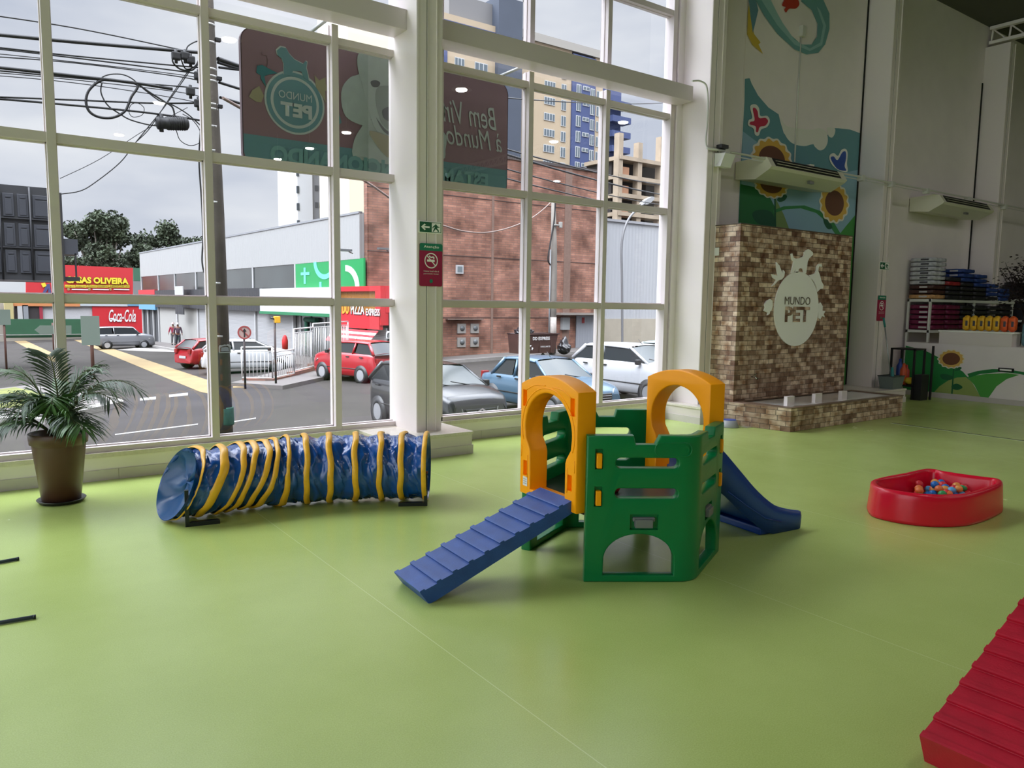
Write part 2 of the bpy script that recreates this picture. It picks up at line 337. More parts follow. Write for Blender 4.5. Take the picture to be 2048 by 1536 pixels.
# --- columns with cladding joints, and their tiled plinths
for i, (x, h) in enumerate(((-5.75, HC), (-.78+.0, 0), (4.2, HC), (9.1, HC), (14.13, 7.68), (19.05, 7.68), (24.0, 7.68), (28.9, 7.68))):
    if not h: continue
    c = MB().cbox((x, 7.67, .26), (x+.335, YW+.02 if x > 9.05 else YG+.05, h), .004)
    c.box((x+.135, 7.661, .262), (x+.145, 7.672, h)); 
    o = struct('trim_%d' % (10+i), c, PANEL)
    MB().box((x+.25, 7.655, .262), (x+.262, 7.672, h)).box((x+.004, 7.664, .262), (x+.03, 7.672, h)).build('cover_strip', PANEL, o)
    MB().box((x+.126, 7.6668, .262), (x+.134, 7.671, h)).build('joint', mat('joint_shadow_seal', (120, 122, 112), .7), o)
PL = mat('plinth_paint', (214, 204, 200), .5, var=.02, vs=3)
def plinth(n, xa, xb, yf):
    o = struct('trim_%d' % n, MB().box((xa+.01, yf+.01, .0), (xb-.01, YW, .228)), PL)
    MB().cbox((xa-.004, yf-.004, .228), (xb+.004, YW+.03, .264), .004).build('granite_cap', MARBLE, o)
    s_ = MB(); x = xa
    while x < xb-.02: e = min(x+.52, xb); s_.box((x+.001, yf-.004, 0), (e-.001, yf+.01, .103)); x = e
    y = yf
    while y < YW-.02:
        e = min(y+.62, YW); s_.box((xa-.004, y+.001, 0), (xa+.01, e-.001, .103)); s_.box((xb-.01, y+.001, 0), (xb+.004, e-.001, .103)); y = e
    s_.build('skirting_tile', TILE, o)
plinth(4, 3.70, 4.815, 7.407); plinth(5, 8.88, 9.49, 7.42); plinth(6, 12.2, 14.55, 7.2); plinth(7, -6.2, -5.0, 7.407)
# wall panel joints: dark vertical gaps beside the columns
struct('trim_8', MB().box((14.085, YW-.012, .27), (14.125, YW+.002, HC)).box((18.99, YW-.012, .3), (19.045, YW+.002, 6.9)), DARK)
struct('trim_9', MB().box((10.52, YW-.004, .27), (10.54, YW+.001, HC)), PANEL)
struct('baseboard_right', MB().box((14.56, YW-.015, 0), (X1, YW, .1)), TILE)
# --- roof trusses
def truss(x, n):
    t_ = thing('roof_truss', n, 'truss', (x, YW, 7.8), group='white lattice roof trusses')
    MB().box((x+.02, YB+.2, 8.06), (x+.14, YW-.05, 8.13)).build('top_chord', WHITE, t_); MB().box((x+.02, YB+.2, 7.74), (x+.14, YW-.05, 7.81)).build('bottom_chord', WHITE, t_)
    w = MB(); y = YW-.08; k = 0
    while y > YB+1:
        a, b_ = (7.80, 8.07); w.tube([(x+.08, y, a), (x+.08, y-.02, b_)], .022, 6); w.tube([(x+.08, y-.02, b_), (x+.08, y-.3, a)], .018, 6); y -= .36
    w.build('lattice_web', WHITE, t_)
truss(19.05, 'white lattice roof truss resting on the far right column')
# --- conduits along the columns at 4.1 m
GALV = mat('galvanised_steel', (150, 152, 148), .35, .7); CGREY = mat('white_conduit', (205, 205, 198), .4)
cb = thing('cable_conduit', 'pale grey horizontal conduit running past the columns above the air conditioners', 'conduit', (15, 7.6, 4.1))
MB().tube([(9.0, 7.6, 4.09), (9.3, 7.6, 4.10), (14.1, 7.6, 4.13), (20, 7.6, 4.15), (30, 7.6, 4.2)], .017).tube([(9.45, 7.64, 4.06), (14.1, 7.64, 4.09), (30, 7.64, 4.13)], .008).build('tray', CGREY, cb)
MB().tube(smooth([(8.74, 7.7, 5.02), (8.93, 7.7, 5.05), (9.03, 7.66, 4.95), (9.04, 7.64, 4.5), (9.02, 7.64, 4.2), (9.08, 7.62, 4.1), (9.3, 7.6, 4.1)], 5, False), .013).build('riser', CGREY, cb)
for x in (9.4, 11.6, 13.2, 14.25, 15.6, 17.4, 19.2): MB().box((x, 7.57, 4.06), (x+.1, 7.67, 4.16)).build('clamp', CGREY, cb)
MB().box((9.24, 7.52, 4.12), (9.4, 7.62, 4.17)).build('sensor_box', mat('dark_plastic', (30, 30, 30), .4), cb)
fl = thing('wall_floodlight', 'small white floodlight hanging under the conduit on the column', 'lamp', (9.3, 7.55, 3.95))
MB().prism([(9.24, 7.45, 4.03), (9.26, 7.66, 4.06), (9.26, 7.66, 3.86), (9.2, 7.5, 3.84)], (.24, 0, 0)).build('housing', mat('white_plastic', (225, 226, 222), .35), fl)
MB().tube([(9.3, 7.62, 4.0), (9.3, 7.64, 4.1)], .012).build('bracket', GALV, fl)
wc = thing('wall_conduit', 'thin white vertical conduit up the painted mural wall', 'conduit', onY(1602, 330, 8.16))
a = onY(1602, 72, 8.165); b_ = onY(1596, 325, 8.165)
MB().tube([(a.x, 8.165, a.z), (a.x, 8.165, b_.z)], .014).build('pipe', CGREY, wc); MB().cbox((a.x-.05, 8.1, a.z-.02), (a.x+.05, 8.18, a.z+.16), .01).build('socket', CGREY, wc)

# --- ceiling high-bay lamps (their reflections show in the panes)
LE = emit('lamp_glow', (255, 250, 244), 190)
LM = mat('lamp_housing', (210, 212, 210), .3, .4)
first = None; locs = [(4.8, -.3), (10.6, -.4), (16.2, -.3), (16.3, -3.7), (13, -6.7), (10.3, -6.9), (10.3, -10.1), (4.5, -12.1), (10.1, -12.9), (21.5, -9.9), (21.6, -1), (4.7, -6.8)]
for i, (x, y) in enumerate(locs):
    if first is None:
        first = thing('high_bay_lamp', 'round high bay lamp hanging from the roof behind the viewer', 'lamp', (x, y, 7.2), group='high bay lamps')
        MB().lathe([(.05, .16), (.14, .10), (.26, 0), (.25, -.015), (.2, 0)]).build('reflector', LM, first, local=True)
        MB().lathe([(.0, -.035), (.13, -.03), (.15, -.0), (0, .0)]).build('diffuser', LE, first, local=True)
        MB().tube([(0, 0, .15), (0, 0, .93)], .01).build('cord', LM, first, local=True)
    else: dup(first, (x, y, 7.2), 0)
# ================================================================== THINGS IN THE ROOM
# --- tiled feature tower and basin
TW = brickmat('mosaic_tile', (236, 214, 190), (132, 100, 80), (92, 80, 70), .21, .074, .004, blot=(7, (176, 148, 126), .36, .62), rough=.4, bump=.3, squash=.6)
tw = thing('tiled_feature_tower', 'tall feature tower clad in brown and cream tiles below the mural', 'feature wall', (10.6, 7.6, 0))
MB().box((9.35, 7.2, .336), (12.36, 7.655, 2.985)).box((9.52, 7.2, .0), (12.36, 7.655, .34)).build('tiled_body', TW, tw)
MB().box((9.34, 7.19, 2.985), (12.37, 7.66, 3.0)).build('top_edge', mat('dark_tile_trim', (90, 78, 66), .5), tw)
MB().cbox((9.335, 7.57, 2.54), (9.35, 7.65, 2.66), .004).build('switch', mat('white_plastic', (225, 226, 222), .35), tw)
tp = onY(1509, 754, 7.15); MB().tube([(tp.x, 7.2, tp.z), (tp.x, 7.13, tp.z), (tp.x, 7.10, tp.z-.03)], .016).tube([(tp.x-.02, 7.15, tp.z+.02), (tp.x+.05, 7.15, tp.z+.05)], .009).build('water_tap', mat('chrome', (220, 220, 220), .12, 1), tw)
bs = thing('water_basin', 'low tiled water basin with white marble rim in front of the brown tower', 'basin', (11, 6.7, 0))
BM = MB(); BM.holed([[(9.47, 6.285, 0), (12.6, 6.285, 0), (12.6, 7.195, 0), (9.5, 7.195, 0), (9.5, 7.41, 0), (9.27, 7.41, 0)], [(9.62, 6.42, 0), (12.46, 6.42, 0), (12.46, 7.1, 0), (9.58, 7.1, 0)]], (0, 0, .335)); BM.build('tiled_side', TW, bs)
MB().holed([[(9.46, 6.275, .335), (12.61, 6.275, .335), (12.61, 7.195, .335), (9.365, 7.195, .335)], [(9.60, 6.36, .335), (12.5, 6.36, .335), (12.5, 7.15, .335), (9.52, 7.15, .335)]], (0, 0, .012)).build('rim', mat('brown_edge_tile', (120, 98, 80), .4), bs)
MB().prism([(9.60, 6.37, .05), (12.49, 6.37, .05), (12.49, 7.15, .05), (9.53, 7.15, .05)], (0, 0, .285)).build('still_water', mat('water_over_white_marble', (246, 246, 242), .12, coat=.35), bs, label='still water over white marble')
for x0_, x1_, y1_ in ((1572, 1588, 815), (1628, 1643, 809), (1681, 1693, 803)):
    a = onY(x0_, y1_, 6.5); b_ = onY(x1_, y1_, 6.5); MB().cbox((a.x+.01, 6.49, .33), (b_.x-.01, 6.55, .475), .004).build('white_block', PANEL, bs)  # small white upright blocks inside the front edge of the basin
# --- logo on the tower
LW = mat('satin_white_board', (250, 250, 246), .4)
lg = thing('wall_logo', 'white oval cut-out logo with animal silhouettes on the brown tiled tower', 'sign', (10.6, 7.18, 1.2))
def onT(pts, Y=7.18): return [onY(x, y, Y) for x, y in pts]
def px2(orig, sc, pts): return [(orig[0]+x/sc, orig[1]+y/sc) for x, y in pts]
L2 = lambda pts: onT(px2((1400, 400), 3.2, pts))
cen = (onY(1549, 618, 7.18)+onY(1637, 618, 7.18))/2; hz = (onY(1596, 543, 7.18).z-onY(1596, 692, 7.18).z)/2; cz = (onY(1596, 543, 7.18).z+onY(1596, 692, 7.18).z)/2; hx = (onY(1637, 618, 7.18).x-onY(1549, 618, 7.18).x)/2
OVC = Vector((cen.x, 7.18, cz))
MB().prism(ell(OVC, UX, UZ, hx, hz, 48), (0, .018, 0)).build('oval_disc', LW, lg)
dog = [(583,468),(595,420),(600,395),(590,382),(584,345),(592,342),(598,368),(615,376),(640,372),(662,362),(668,348),(668,335),(680,322),(695,314),(706,320),(722,335),(724,350),(712,362),(700,372),(690,395),(685,430),(680,470),(666,470),(660,440),(648,436),(634,440),(628,466),(612,466),(612,440),(600,466)]
cat_ = [(700,480),(716,478),(735,470),(745,450),(748,425),(760,408),(778,408),(782,425),(774,430),(768,420),(760,432),(758,455),(768,480),(778,520),(792,545),(788,566),(770,570),(752,588),(748,560),(735,530),(722,510),(706,500)]
bird = [(460,552),(478,530),(490,512),(468,498),(460,475),(485,480),(500,486),(492,440),(490,398),(510,420),(520,448),(530,470),(534,448),(544,460),(540,488),(525,508),(500,516),(480,540)]
turt = [(432,738),(436,722),(422,716),(410,708),(418,690),(414,668),(428,645),(450,633),(464,645),(466,680),(458,706),(450,712),(446,730)]
fish = [(756,668),(772,655),(786,680),(784,708),(804,710),(792,730),(800,750),(782,742),(772,762),(758,755)]
for nm, pts in (('dog_silhouette', dog), ('cat_silhouette', cat_), ('bird_silhouette', bird), ('turtle_silhouette', turt), ('fish_silhouette', fish)):
    MB().prism(L2(pts), (0, .018, 0)).build(nm, LW, lg)
BR = mat('logo_brown_letters', (92, 78, 64), .5)
def tY(s, x0, y0, x1, y1, Y, m, par, **k):
    a = onY(x0, y1, Y); b_ = onY(x1, y1, Y); c = onY(x0, y0, Y); return text(s, a, UX*((b_.x-a.x)/abs(b_.x-a.x)), UZ, abs(b_.x-a.x), abs(c.z-a.z), m, parent=par, **k)
tY('MUNDO', 1569, 593, 1620, 609, 7.176, BR, lg, bold=-.004, nrm=-UY); tY('PET', 1569, 613, 1618, 644, 7.176, TW, lg, bold=.035, nrm=-UY)
# --- mural
mu_ = thing('painted_mural', 'painted wall mural of sky, hills, sunflowers and butterflies above the tiled tower', 'mural', (12.3, 8.17, 2.9))
WM = lambda c: mat('mural_%d_%d_%d' % c, c, .6)
MC = lambda pts: [onY(x, y, 8.17) for x, y in px2((1350, 0), 2.934, pts)]
lay = [0]
def mural(nm, pts, c, sm=False, raw=False):
    lay[0] += 1; P = pts if raw else MC(pts); P = smooth(P, 4) if sm else P
    for p in P: p.y = 8.1775-lay[0]*.0005; p.x = min(max(p.x, 10.545), 14.08)
    MB().prism(P, (0, .0004, 0)).build(nm, WM(c), mu_)
mural('teal_sky', [(412,462),(440,458),(452,490),(490,560),(550,630),(610,670),(622,720),(640,780),(690,840),(760,856),(815,845),(840,800),(900,790),(905,750),(960,752),(1030,760),(1104,785),(1100,1400),(370,1400),(380,1000),(410,600)], (96, 146, 156))
mural('pale_sky_patch', [(400,770),(520,860),(600,950),(690,1000),(860,1040),(1090,1000),(1085,1500),(380,1500)], (138, 176, 196))
mural('cloud', [(622,690),(660,740),(790,760),(850,752),(890,775),(898,830),(880,870),(850,882),(822,860),(810,845),(760,857),(690,840),(645,785)], (224, 224, 216), True)
mural('cloud', [(896,748),(938,752),(940,780),(925,806),(905,800),(897,775)], (224, 224, 216), True)
mural('dark_green_field', [(385,1080),(480,1100),(560,1160),(600,1240),(700,1420),(370,1420)], (34, 112, 62))
mural('olive_slope', [(585,1150),(640,1260),(700,1420),(590,1420)], (120, 150, 88))
mural('green_arc', [(575,1235),(640,1210),(760,1205),(860,1240),(930,1300),(990,1400),(960,1400),(900,1310),(830,1250),(740,1222),(650,1228),(580,1252)], (52, 132, 74))
mural('green_hill', [(930,1420),(1010,1320),(1080,1265),(1075,1700),(1040,2400),(960,2400),(985,1500)], (62, 140, 62))
mural('dark_leaf', [(455,1250),(500,1230),(560,1240),(588,1290),(588,1345),(530,1330),(475,1300)], (24, 88, 62), True)
mural('leaf', [(872,1275),(905,1300),(925,1335),(900,1345),(878,1315)], (24, 88, 62), True)
mural('stem', [(583,1160),(592,1160),(596,1420),(586,1420)], (24, 88, 62))
mural('leaf', [(600,1170),(632,1140),(658,1150),(645,1175),(615,1185)], (24, 88, 62), True)
def sunflower(cx, cy, rx, ry, full=True):
    c = MC([(cx, cy)])[0]; a = MC([(cx+rx, cy)])[0].x-c.x; b2 = c.z-MC([(cx, cy+ry)])[0].z
    def lobes(k, n=14, amp=.07): return [c+UX*(a*k*(1+amp*math.cos(n*t_))*math.cos(t_))+UZ*(b2*k*(1+amp*math.cos(n*t_))*math.sin(t_)) for t_ in [2*PI*i/112 for i in range(112)]]
    mural('sunflower_outline', lobes(1.12, amp=.04), (226, 222, 206), raw=True); mural('sunflower_petals', lobes(1.), (214, 172, 74), raw=True)
    mural('sunflower_heart', ell(c, UX, UZ, a*.72, b2*.70, 40), (104, 64, 42), raw=True)
sunflower(570, 935, 105, 112); sunflower(936, 1192, 76, 106); sunflower(565, 1085, 88, 70)
def fly(o, p, c): mural('butterfly_outline', o, (226, 226, 222), True); mural('butterfly', p, c, True)
fly([(440,625),(470,612),(492,635),(500,680),(540,680),(556,710),(540,745),(505,760),(490,795),(468,790),(460,755),(428,735),(432,705),(452,690)], [(455,640),(470,634),(484,655),(492,692),(530,692),(545,712),(528,738),(497,745),(486,774),(474,772),(472,742),(438,730),(442,715),(466,705)], (186, 42, 74))
fly([(905,915),(930,898),(955,915),(975,880),(1000,874),(1012,900),(1008,960),(1010,1008),(960,1000),(915,960)], [(912,930),(930,918),(952,940),(980,895),(1000,890),(1002,930),(994,975),(1002,1002),(950,990)], (36, 74, 160))
mural('fluttering_ribbon', [(470,0),(560,0),(600,80),(660,190),(740,262),(800,262),(832,215),(835,140),(800,60),(740,10),(740,-60),(860,-20),(905,80),(905,170),(880,260),(840,310),(770,320),(700,290),(600,200),(520,90)], (112, 160, 164))
mural('ribbon_highlight', [(505,0),(560,0),(620,120),(700,235),(790,285),(850,250),(868,150),(830,40),(850,60),(885,150),(862,265),(790,300),(700,262),(600,150)], (150, 190, 192))
mural('red_bird', [(630,20),(660,-30),(700,-30),(728,20),(708,50),(668,52),(650,74),(640,58),(648,42),(630,36)], (188, 62, 44), True)
mural('yellow_bird', [(432,20),(445,90),(462,200),(500,250),(488,262),(515,318),(450,262),(415,200),(412,60)], (206, 176, 66))
mural('blue_wing', [(430,0),(470,-10),(487,60),(455,195),(440,90)], (100, 142, 160))

# --- split air conditioners
def aircon(lab, X, Yw, Z):
    a = thing('air_conditioner', lab, 'air conditioner', (X, Yw-.35, Z), group='wall air conditioners'); W = 2.15 if X < 12 else 2.3
    ACM = mat('cream_plastic', (222, 220, 200), .4)
    MB().prism([(X, Yw-.01, Z+.30), (X, Yw-.5, Z+.32), (X, Yw-.60, Z+.30), (X, Yw-.70, Z+.15), (X, Yw-.66, Z+.11), (X, Yw-.4, Z-.02), (X, Yw-.01, Z+.02)], (W, 0, 0)).build('casing', ACM, a)
    MB().prism([(X+.12, Yw-.70, Z+.165), (X+.12, Yw-.612, Z+.297), (X+.12, Yw-.60, Z+.28), (X+.12, Yw-.68, Z+.16)], (W-.3, 0, 0)).build('outlet_grille', mat('dark_plastic', (30, 30, 30), .4), a)
    v = MB()
    for k in (0, 1): v.box((X+.17, Yw-.69+k*.035, Z+.20+k*.05), (X+W-.22, Yw-.675+k*.035, Z+.206+k*.05))
    v.build('louvre', ACM, a); MB().box((X+1.2, Yw-.6, Z+.01), (X+1.32, Yw-.55, Z+.05)).build('drain_stub', GALV, a)
aircon('cream air conditioner in front of the sunflower mural above the brown tower', 10.40, 8.17, 3.83)
aircon('cream air conditioner on the plain white wall above the shelf of pet food bags', 16.1, 8.17, 3.78)
# --- signs on the columns
def exit_sign(lab, x, z, s=1.):
    Y = 7.66; e = thing('exit_sign', lab, 'sign', (x, Y, z)); G = mat('exit_green', (18, 92, 58), .4)
    MB().cbox((x-.01, Y-.006, z-.01), (x+.29*s, Y, z+.125*s), .002).build('rim', LW, e); MB().box((x, Y-.008, z), (x+.28*s, Y-.005, z+.115*s)).build('board', G, e)
    S = lambda pts: [Vector((x+p[0]*.28*s, Y-.0095, z+p[1]*.115*s)) for p in pts]
    MB().prism(S([(.06,.5),(.22,.82),(.28,.72),(.2,.58),(.46,.58),(.46,.42),(.2,.42),(.28,.28),(.22,.18)]), (0, .001, 0)).build('arrow', LW, e)
    MB().holed([S([(.56,.06),(.97,.06),(.97,.94),(.56,.94)]), S([(.70,.76),(.74,.86),(.79,.76),(.85,.62),(.92,.6),(.92,.52),(.83,.52),(.8,.42),(.88,.3),(.90,.1),(.84,.1),(.8,.28),(.72,.34),(.66,.1),(.6,.1),(.66,.38),(.70,.56),(.64,.52),(.62,.40),(.58,.46),(.62,.62)])], (0, .001, 0)).build('running_figure_panel', LW, e)
exit_sign('small green and white exit sign with left arrow on the column between windows', 4.232, 2.565)
exit_sign('small green and white exit sign on the column right of the tiled tower', 14.15, 2.52, 1.15)
def smoke_sign(lab, x, z, txt=True):
    Y = 7.66; e = thing('no_smoking_sign', lab, 'sign', (x, Y, z)); W, H = .30, .485; cx = x+W/2
    R = [Vector((x+W*.5+sx*(W/2-.02)+(.02*math.cos(a)), Y-.006, z+H*.5+sz*(H/2-.02)+.02*math.sin(a))) for sx, sz, a0 in ((1,1,0),(-1,1,PI/2),(-1,-1,PI),(1,-1,1.5*PI)) for a in [a0+i*PI/8 for i in range(5)]]
    MB().prism(R, (0, .005, 0)).build('red_board', mat('crimson_board', (160, 30, 74), .35), e)
    MB().prism([p+Vector((0, -.001, 0)) for p in R if p.z > z+H*.5]+[Vector((x, Y-.007, z+H*.83)), Vector((x+W, Y-.007, z+H*.83))], (0, .0009, 0)).build('green_header', mat('teal_header', (22, 128, 98), .35), e)
    text('Atenção', (x+.05, Y-.0085, z+H*.88), UX, UZ, W-.1, .036, LW, parent=e, bold=.01, nrm=-UY)
    c = Vector((cx, Y-.0085, z+H*.60)); MB().holed([ell(c, UX, UZ, .088, .088), ell(c, UX, UZ, .076, .076)], (0, .001, 0)).prism([c+Vector((-.06, 0, .052)), c+Vector((-.052, 0, .06)), c+Vector((.06, 0, -.052)), c+Vector((.052, 0, -.06))], (0, .001, 0)).build('prohibition_ring', LW, e)
    MB().box((cx-.055, Y-.009, c.z-.012), (cx+.045, Y-.008, c.z+.012)).prism(smooth([c+Vector((.03, 0, .02)), c+Vector((.045, 0, .03)), c+Vector((.03, 0, .05)), c+Vector((-.005, 0, .045)), c+Vector((-.02, 0, .06)), c+Vector((-.03, 0, .045)), c+Vector((.0, 0, .03)), c+Vector((.02, 0, .035))], 3), (0, .001, 0)).build('cigarette', LW, e)
    text('Nesse local não é', (x+.05, Y-.0085, z+H*.335), UX, UZ, W-.1, .018, LW, parent=e, nrm=-UY); text('permitido fumar', (x+.05, Y-.0085, z+H*.27), UX, UZ, W-.1, .018, LW, parent=e, nrm=-UY)
    MB().prism(ell((cx, Y-.0085, z+H*.12), UX, UZ, .022, .022, 16), (0, .001, 0)).build('badge', mat('teal_header', (22, 128, 98), .35), e)
smoke_sign('crimson no smoking sign on the column between the two windows', 4.232, 1.955)
smoke_sign('crimson no smoking sign on the far column beside the pet food shelf', 14.15, 1.54)

# --- palm in brown pot
pc = onZ(112, 1000, 0); pc = Vector((.612, 7.50, 0))
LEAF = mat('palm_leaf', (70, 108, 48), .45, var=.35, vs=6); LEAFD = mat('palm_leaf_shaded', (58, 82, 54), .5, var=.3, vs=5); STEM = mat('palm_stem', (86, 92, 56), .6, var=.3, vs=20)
pt = thing('plant_pot', 'tall tapered dark brown plastic pot on a black saucer holding the palm', 'plant pot', pc)
POT = mat('brown_plastic_pot', (88, 58, 48), .38)
MB().lathe([(.0, .02), (.150, .02), (.205, .50), (.206, .515), (.222, .52), (.230, .605), (.224, .612), (.205, .61), (.195, .56), (.19, .55)], n=48).build('pot_body', POT, pt, local=True)
MB().lathe([(.0, .545), (.197, .545)], n=32).build('soil', mat('dark_soil', (34, 26, 20), .95, bump=.8, bs=80), pt, local=True)
MB().lathe([(0, 0), (.165, 0), (.19, .03), (.186, .034), (.16, .012), (0, .01)], n=40).build('saucer', mat('black_saucer', (24, 24, 24), .4), pt, local=True)
pa = thing('potted_palm', 'green feathery palm growing in the brown pot by the left window', 'plant', pc+UZ*.545)
stems = MB(); R = random.Random(3)
def frond(az, reach, height, droop, nl=26, ll=.22, m=LEAF, twist=0.):
    d = Vector((math.cos(az), math.sin(az), 0)); side = Vector((-d.y, d.x, 0)); b0 = pc+Vector((.03*math.cos(az*3), .03*math.sin(az*2), .54)); P = []
    for i in range(17):
        t_ = i/16; h = height*(1-(1-t_)**1.7) - droop*t_**3.2; P.append(b0+d*reach*(t_**1.25)+UZ*h+side*twist*t_*t_)
    stems.tube(P, [.010*(1-.8*i/16)+.001 for i in range(17)], 6)
    lf = MB()
    for j in range(nl):
        t_ = .30+.70*j/(nl-1); q = t_*16; i = min(int(q), 15); p = P[i].lerp(P[i+1], q-i); tg = (P[i+1]-P[i]).normalized(); nr = side.cross(tg).normalized()
        l = ll*(.55+.9*math.sin(PI*min(1, (t_-.22)/.8))**.8)*R.uniform(.9, 1.1); w = .0078
        for s_ in (-1, 1):
            o = (tg*.75+side*s_*(.75 if t_ < .95 else .3)+nr*R.uniform(-.02, .12)).normalized(); dn = R.uniform(.12, .34)
            a1 = p+o*l*.4-UZ*l*dn*.15; a2 = p+o*l*.75-UZ*l*dn*.6; a3 = p+o*l*.98-UZ*l*dn*1.35; wv = o.cross(nr).normalized()*w
            lf.add([p-wv*.3, p+wv*.3, a1+wv, a1-wv, a2+wv*.8, a2-wv*.8, a3, a1+nr*.003], [(0, 1, 2, 3), (3, 2, 4, 5), (5, 4, 6)], True)
    lf.build('frond', m, pa)
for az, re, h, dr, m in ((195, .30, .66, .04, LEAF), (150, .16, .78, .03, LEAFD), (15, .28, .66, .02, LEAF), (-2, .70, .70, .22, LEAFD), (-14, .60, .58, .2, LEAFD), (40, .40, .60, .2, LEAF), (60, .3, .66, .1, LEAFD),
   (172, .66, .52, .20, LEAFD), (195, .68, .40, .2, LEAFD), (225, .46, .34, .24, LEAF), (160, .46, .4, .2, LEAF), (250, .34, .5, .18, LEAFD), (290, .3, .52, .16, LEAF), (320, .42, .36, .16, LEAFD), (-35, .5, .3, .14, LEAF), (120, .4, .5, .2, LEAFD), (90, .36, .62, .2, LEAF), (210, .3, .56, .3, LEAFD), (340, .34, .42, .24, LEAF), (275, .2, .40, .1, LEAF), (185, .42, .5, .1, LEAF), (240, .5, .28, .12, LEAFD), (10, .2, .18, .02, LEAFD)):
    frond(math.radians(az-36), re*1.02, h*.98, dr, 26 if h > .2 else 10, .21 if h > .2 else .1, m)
stems.build('stem', STEM, pa)
for k in range(5):
    a = k*1.3; MB().tube([pc+Vector((.02*math.cos(a), .02*math.sin(a), .53)), pc+Vector((.03*math.cos(a), .03*math.sin(a), .62)), pc+Vector((.045*math.cos(a), .045*math.sin(a), .72))], [.016, .013, .008]).build('trunk', STEM, pa)

# --- agility tunnel
TB = mat('blue_pvc_sheet', (16, 76, 152), .24, var=.12, vs=7, coat=.4); TBi = mat('blue_pvc_lining', (26, 78, 128), .3); TY = mat('yellow_pvc_band', (240, 180, 44), .34, var=.06, vs=20)
tn = thing('agility_tunnel', 'blue and yellow crinkled dog agility tunnel lying before the left window', 'tunnel', (2.3, 6.05, 0))
ctr = smooth([(3.31, 5.82, .312), (2.96, 6.05, .312), (2.55, 6.24, .31), (2.17, 6.36, .305), (1.8, 6.38, .30), (1.55, 6.37, .295), (1.40, 6.38, .295), (1.31, 6.37, .295)], 12, False)
NC = len(ctr); cum = [0]
for i in range(1, NC): cum.append(cum[-1]+(ctr[i]-ctr[i-1]).length)
TL = cum[-1]
def cpt(s_):
    s_ = max(0, min(TL, s_)); i = 0
    while i < NC-2 and cum[i+1] < s_: i += 1
    f = (s_-cum[i])/max(1e-6, cum[i+1]-cum[i]); return ctr[i].lerp(ctr[i+1], f), (ctr[i+1]-ctr[i]).normalized()
bands = []
for bx_ in (3.31, 3.13, 2.95, 2.76, 2.55, 2.35, 2.17, 2.02, 1.90, 1.81, 1.70, 1.55, 1.385):
    k = min(range(NC), key=lambda i: abs(ctr[i].x-bx_)); bands.append(cum[k])
def ringf(s_):
    p, t_ = cpt(s_); f_ = max(0, min(1, (s_/TL-.52)/.2)); lean = f_*f_*(3-2*f_)*.40
    f2 = max(0, (s_/TL-.80)/.2); t2 = (t_ + Vector((-t_.y, t_.x, 0))*(.02*f2)).normalized(); x = t2.cross(UZ).normalized(); y = UZ*math.cos(lean) - t2*math.sin(lean)   # ring top leans back toward the long end
    return p, x, y, t2
NR = 72; tb = MB(); n_u = 230; rnd = random.Random(5); ph = [rnd.uniform(0, 6.28) for _ in range(40)]
def wr(u, th):
    v = 0
    for k in range(6): v += math.sin(u*(16+k*9)+math.sin(th*(2+k)+ph[k])*2.2+ph[k+6])*math.cos(th*(3+2*k)+ph[k+12]+u*5)/(1.3+k*.55)
    v2 = 1-abs(math.sin(u*23+th*3.+ph[20]+1.4*math.sin(th*5+u*9)))*2
    return v*.6+v2*.9
for i in range(n_u+1):
    s_ = TL*i/n_u; p, x, y, t2 = ringf(s_); j = max(k for k in range(len(bands)) if bands[k] <= s_+1e-6); b0 = bands[j]; b1 = bands[j+1] if j+1 < len(bands) else TL
    f = (s_-b0)/max(b1-b0, 1e-6); sag = math.sin(PI*min(max(f, 0), 1))
    for q in range(NR):
        th = 2*PI*q/NR; top = max(0, math.sin(th)); r = .302-sag*(.012+.022*top)+sag**.6*.011*wr(s_*1.6, th)
        ly = y if True else y; tb.v.append(p+(x*math.cos(th)*r)+(ly*math.sin(th)*r*.985)+t2*(.012*sag*wr(s_*2+3, th)))
for v in tb.v: v.z = max(v.z, .006)
for i in range(n_u):
    for q in range(NR): tb.f.append((i*NR+q, i*NR+(q+1) % NR, (i+1)*NR+(q+1) % NR, (i+1)*NR+q)); tb.sm.append(True)
tb.build('tunnel_sheet', TB, tn)
ed_ = MB(); p, x, y, t2 = ringf(TL)
for i, (rr_, dp_) in enumerate(((.298, 0), (.29, -.01), (.24, -.06), (.16, -.10), (.07, -.11), (.01, -.11))):
    for q in range(NR):
        th = 2*PI*q/NR; wv_ = .018*math.sin(th*5+i)+.012*math.sin(th*9+i*2); vv = p+x*math.cos(th)*rr_+y*math.sin(th)*rr_*.985+t2*(dp_+wv_*(i > 1)); vv.z = max(vv.z, .008); ed_.v.append(vv)
for i in range(5):
    for q in range(NR): ed_.f.append((i*NR+q, i*NR+(q+1) % NR, (i+1)*NR+(q+1) % NR, (i+1)*NR+q)); ed_.sm.append(True)
ed_.build('folded_lining', TBi, tn, label='blue folded end lining')
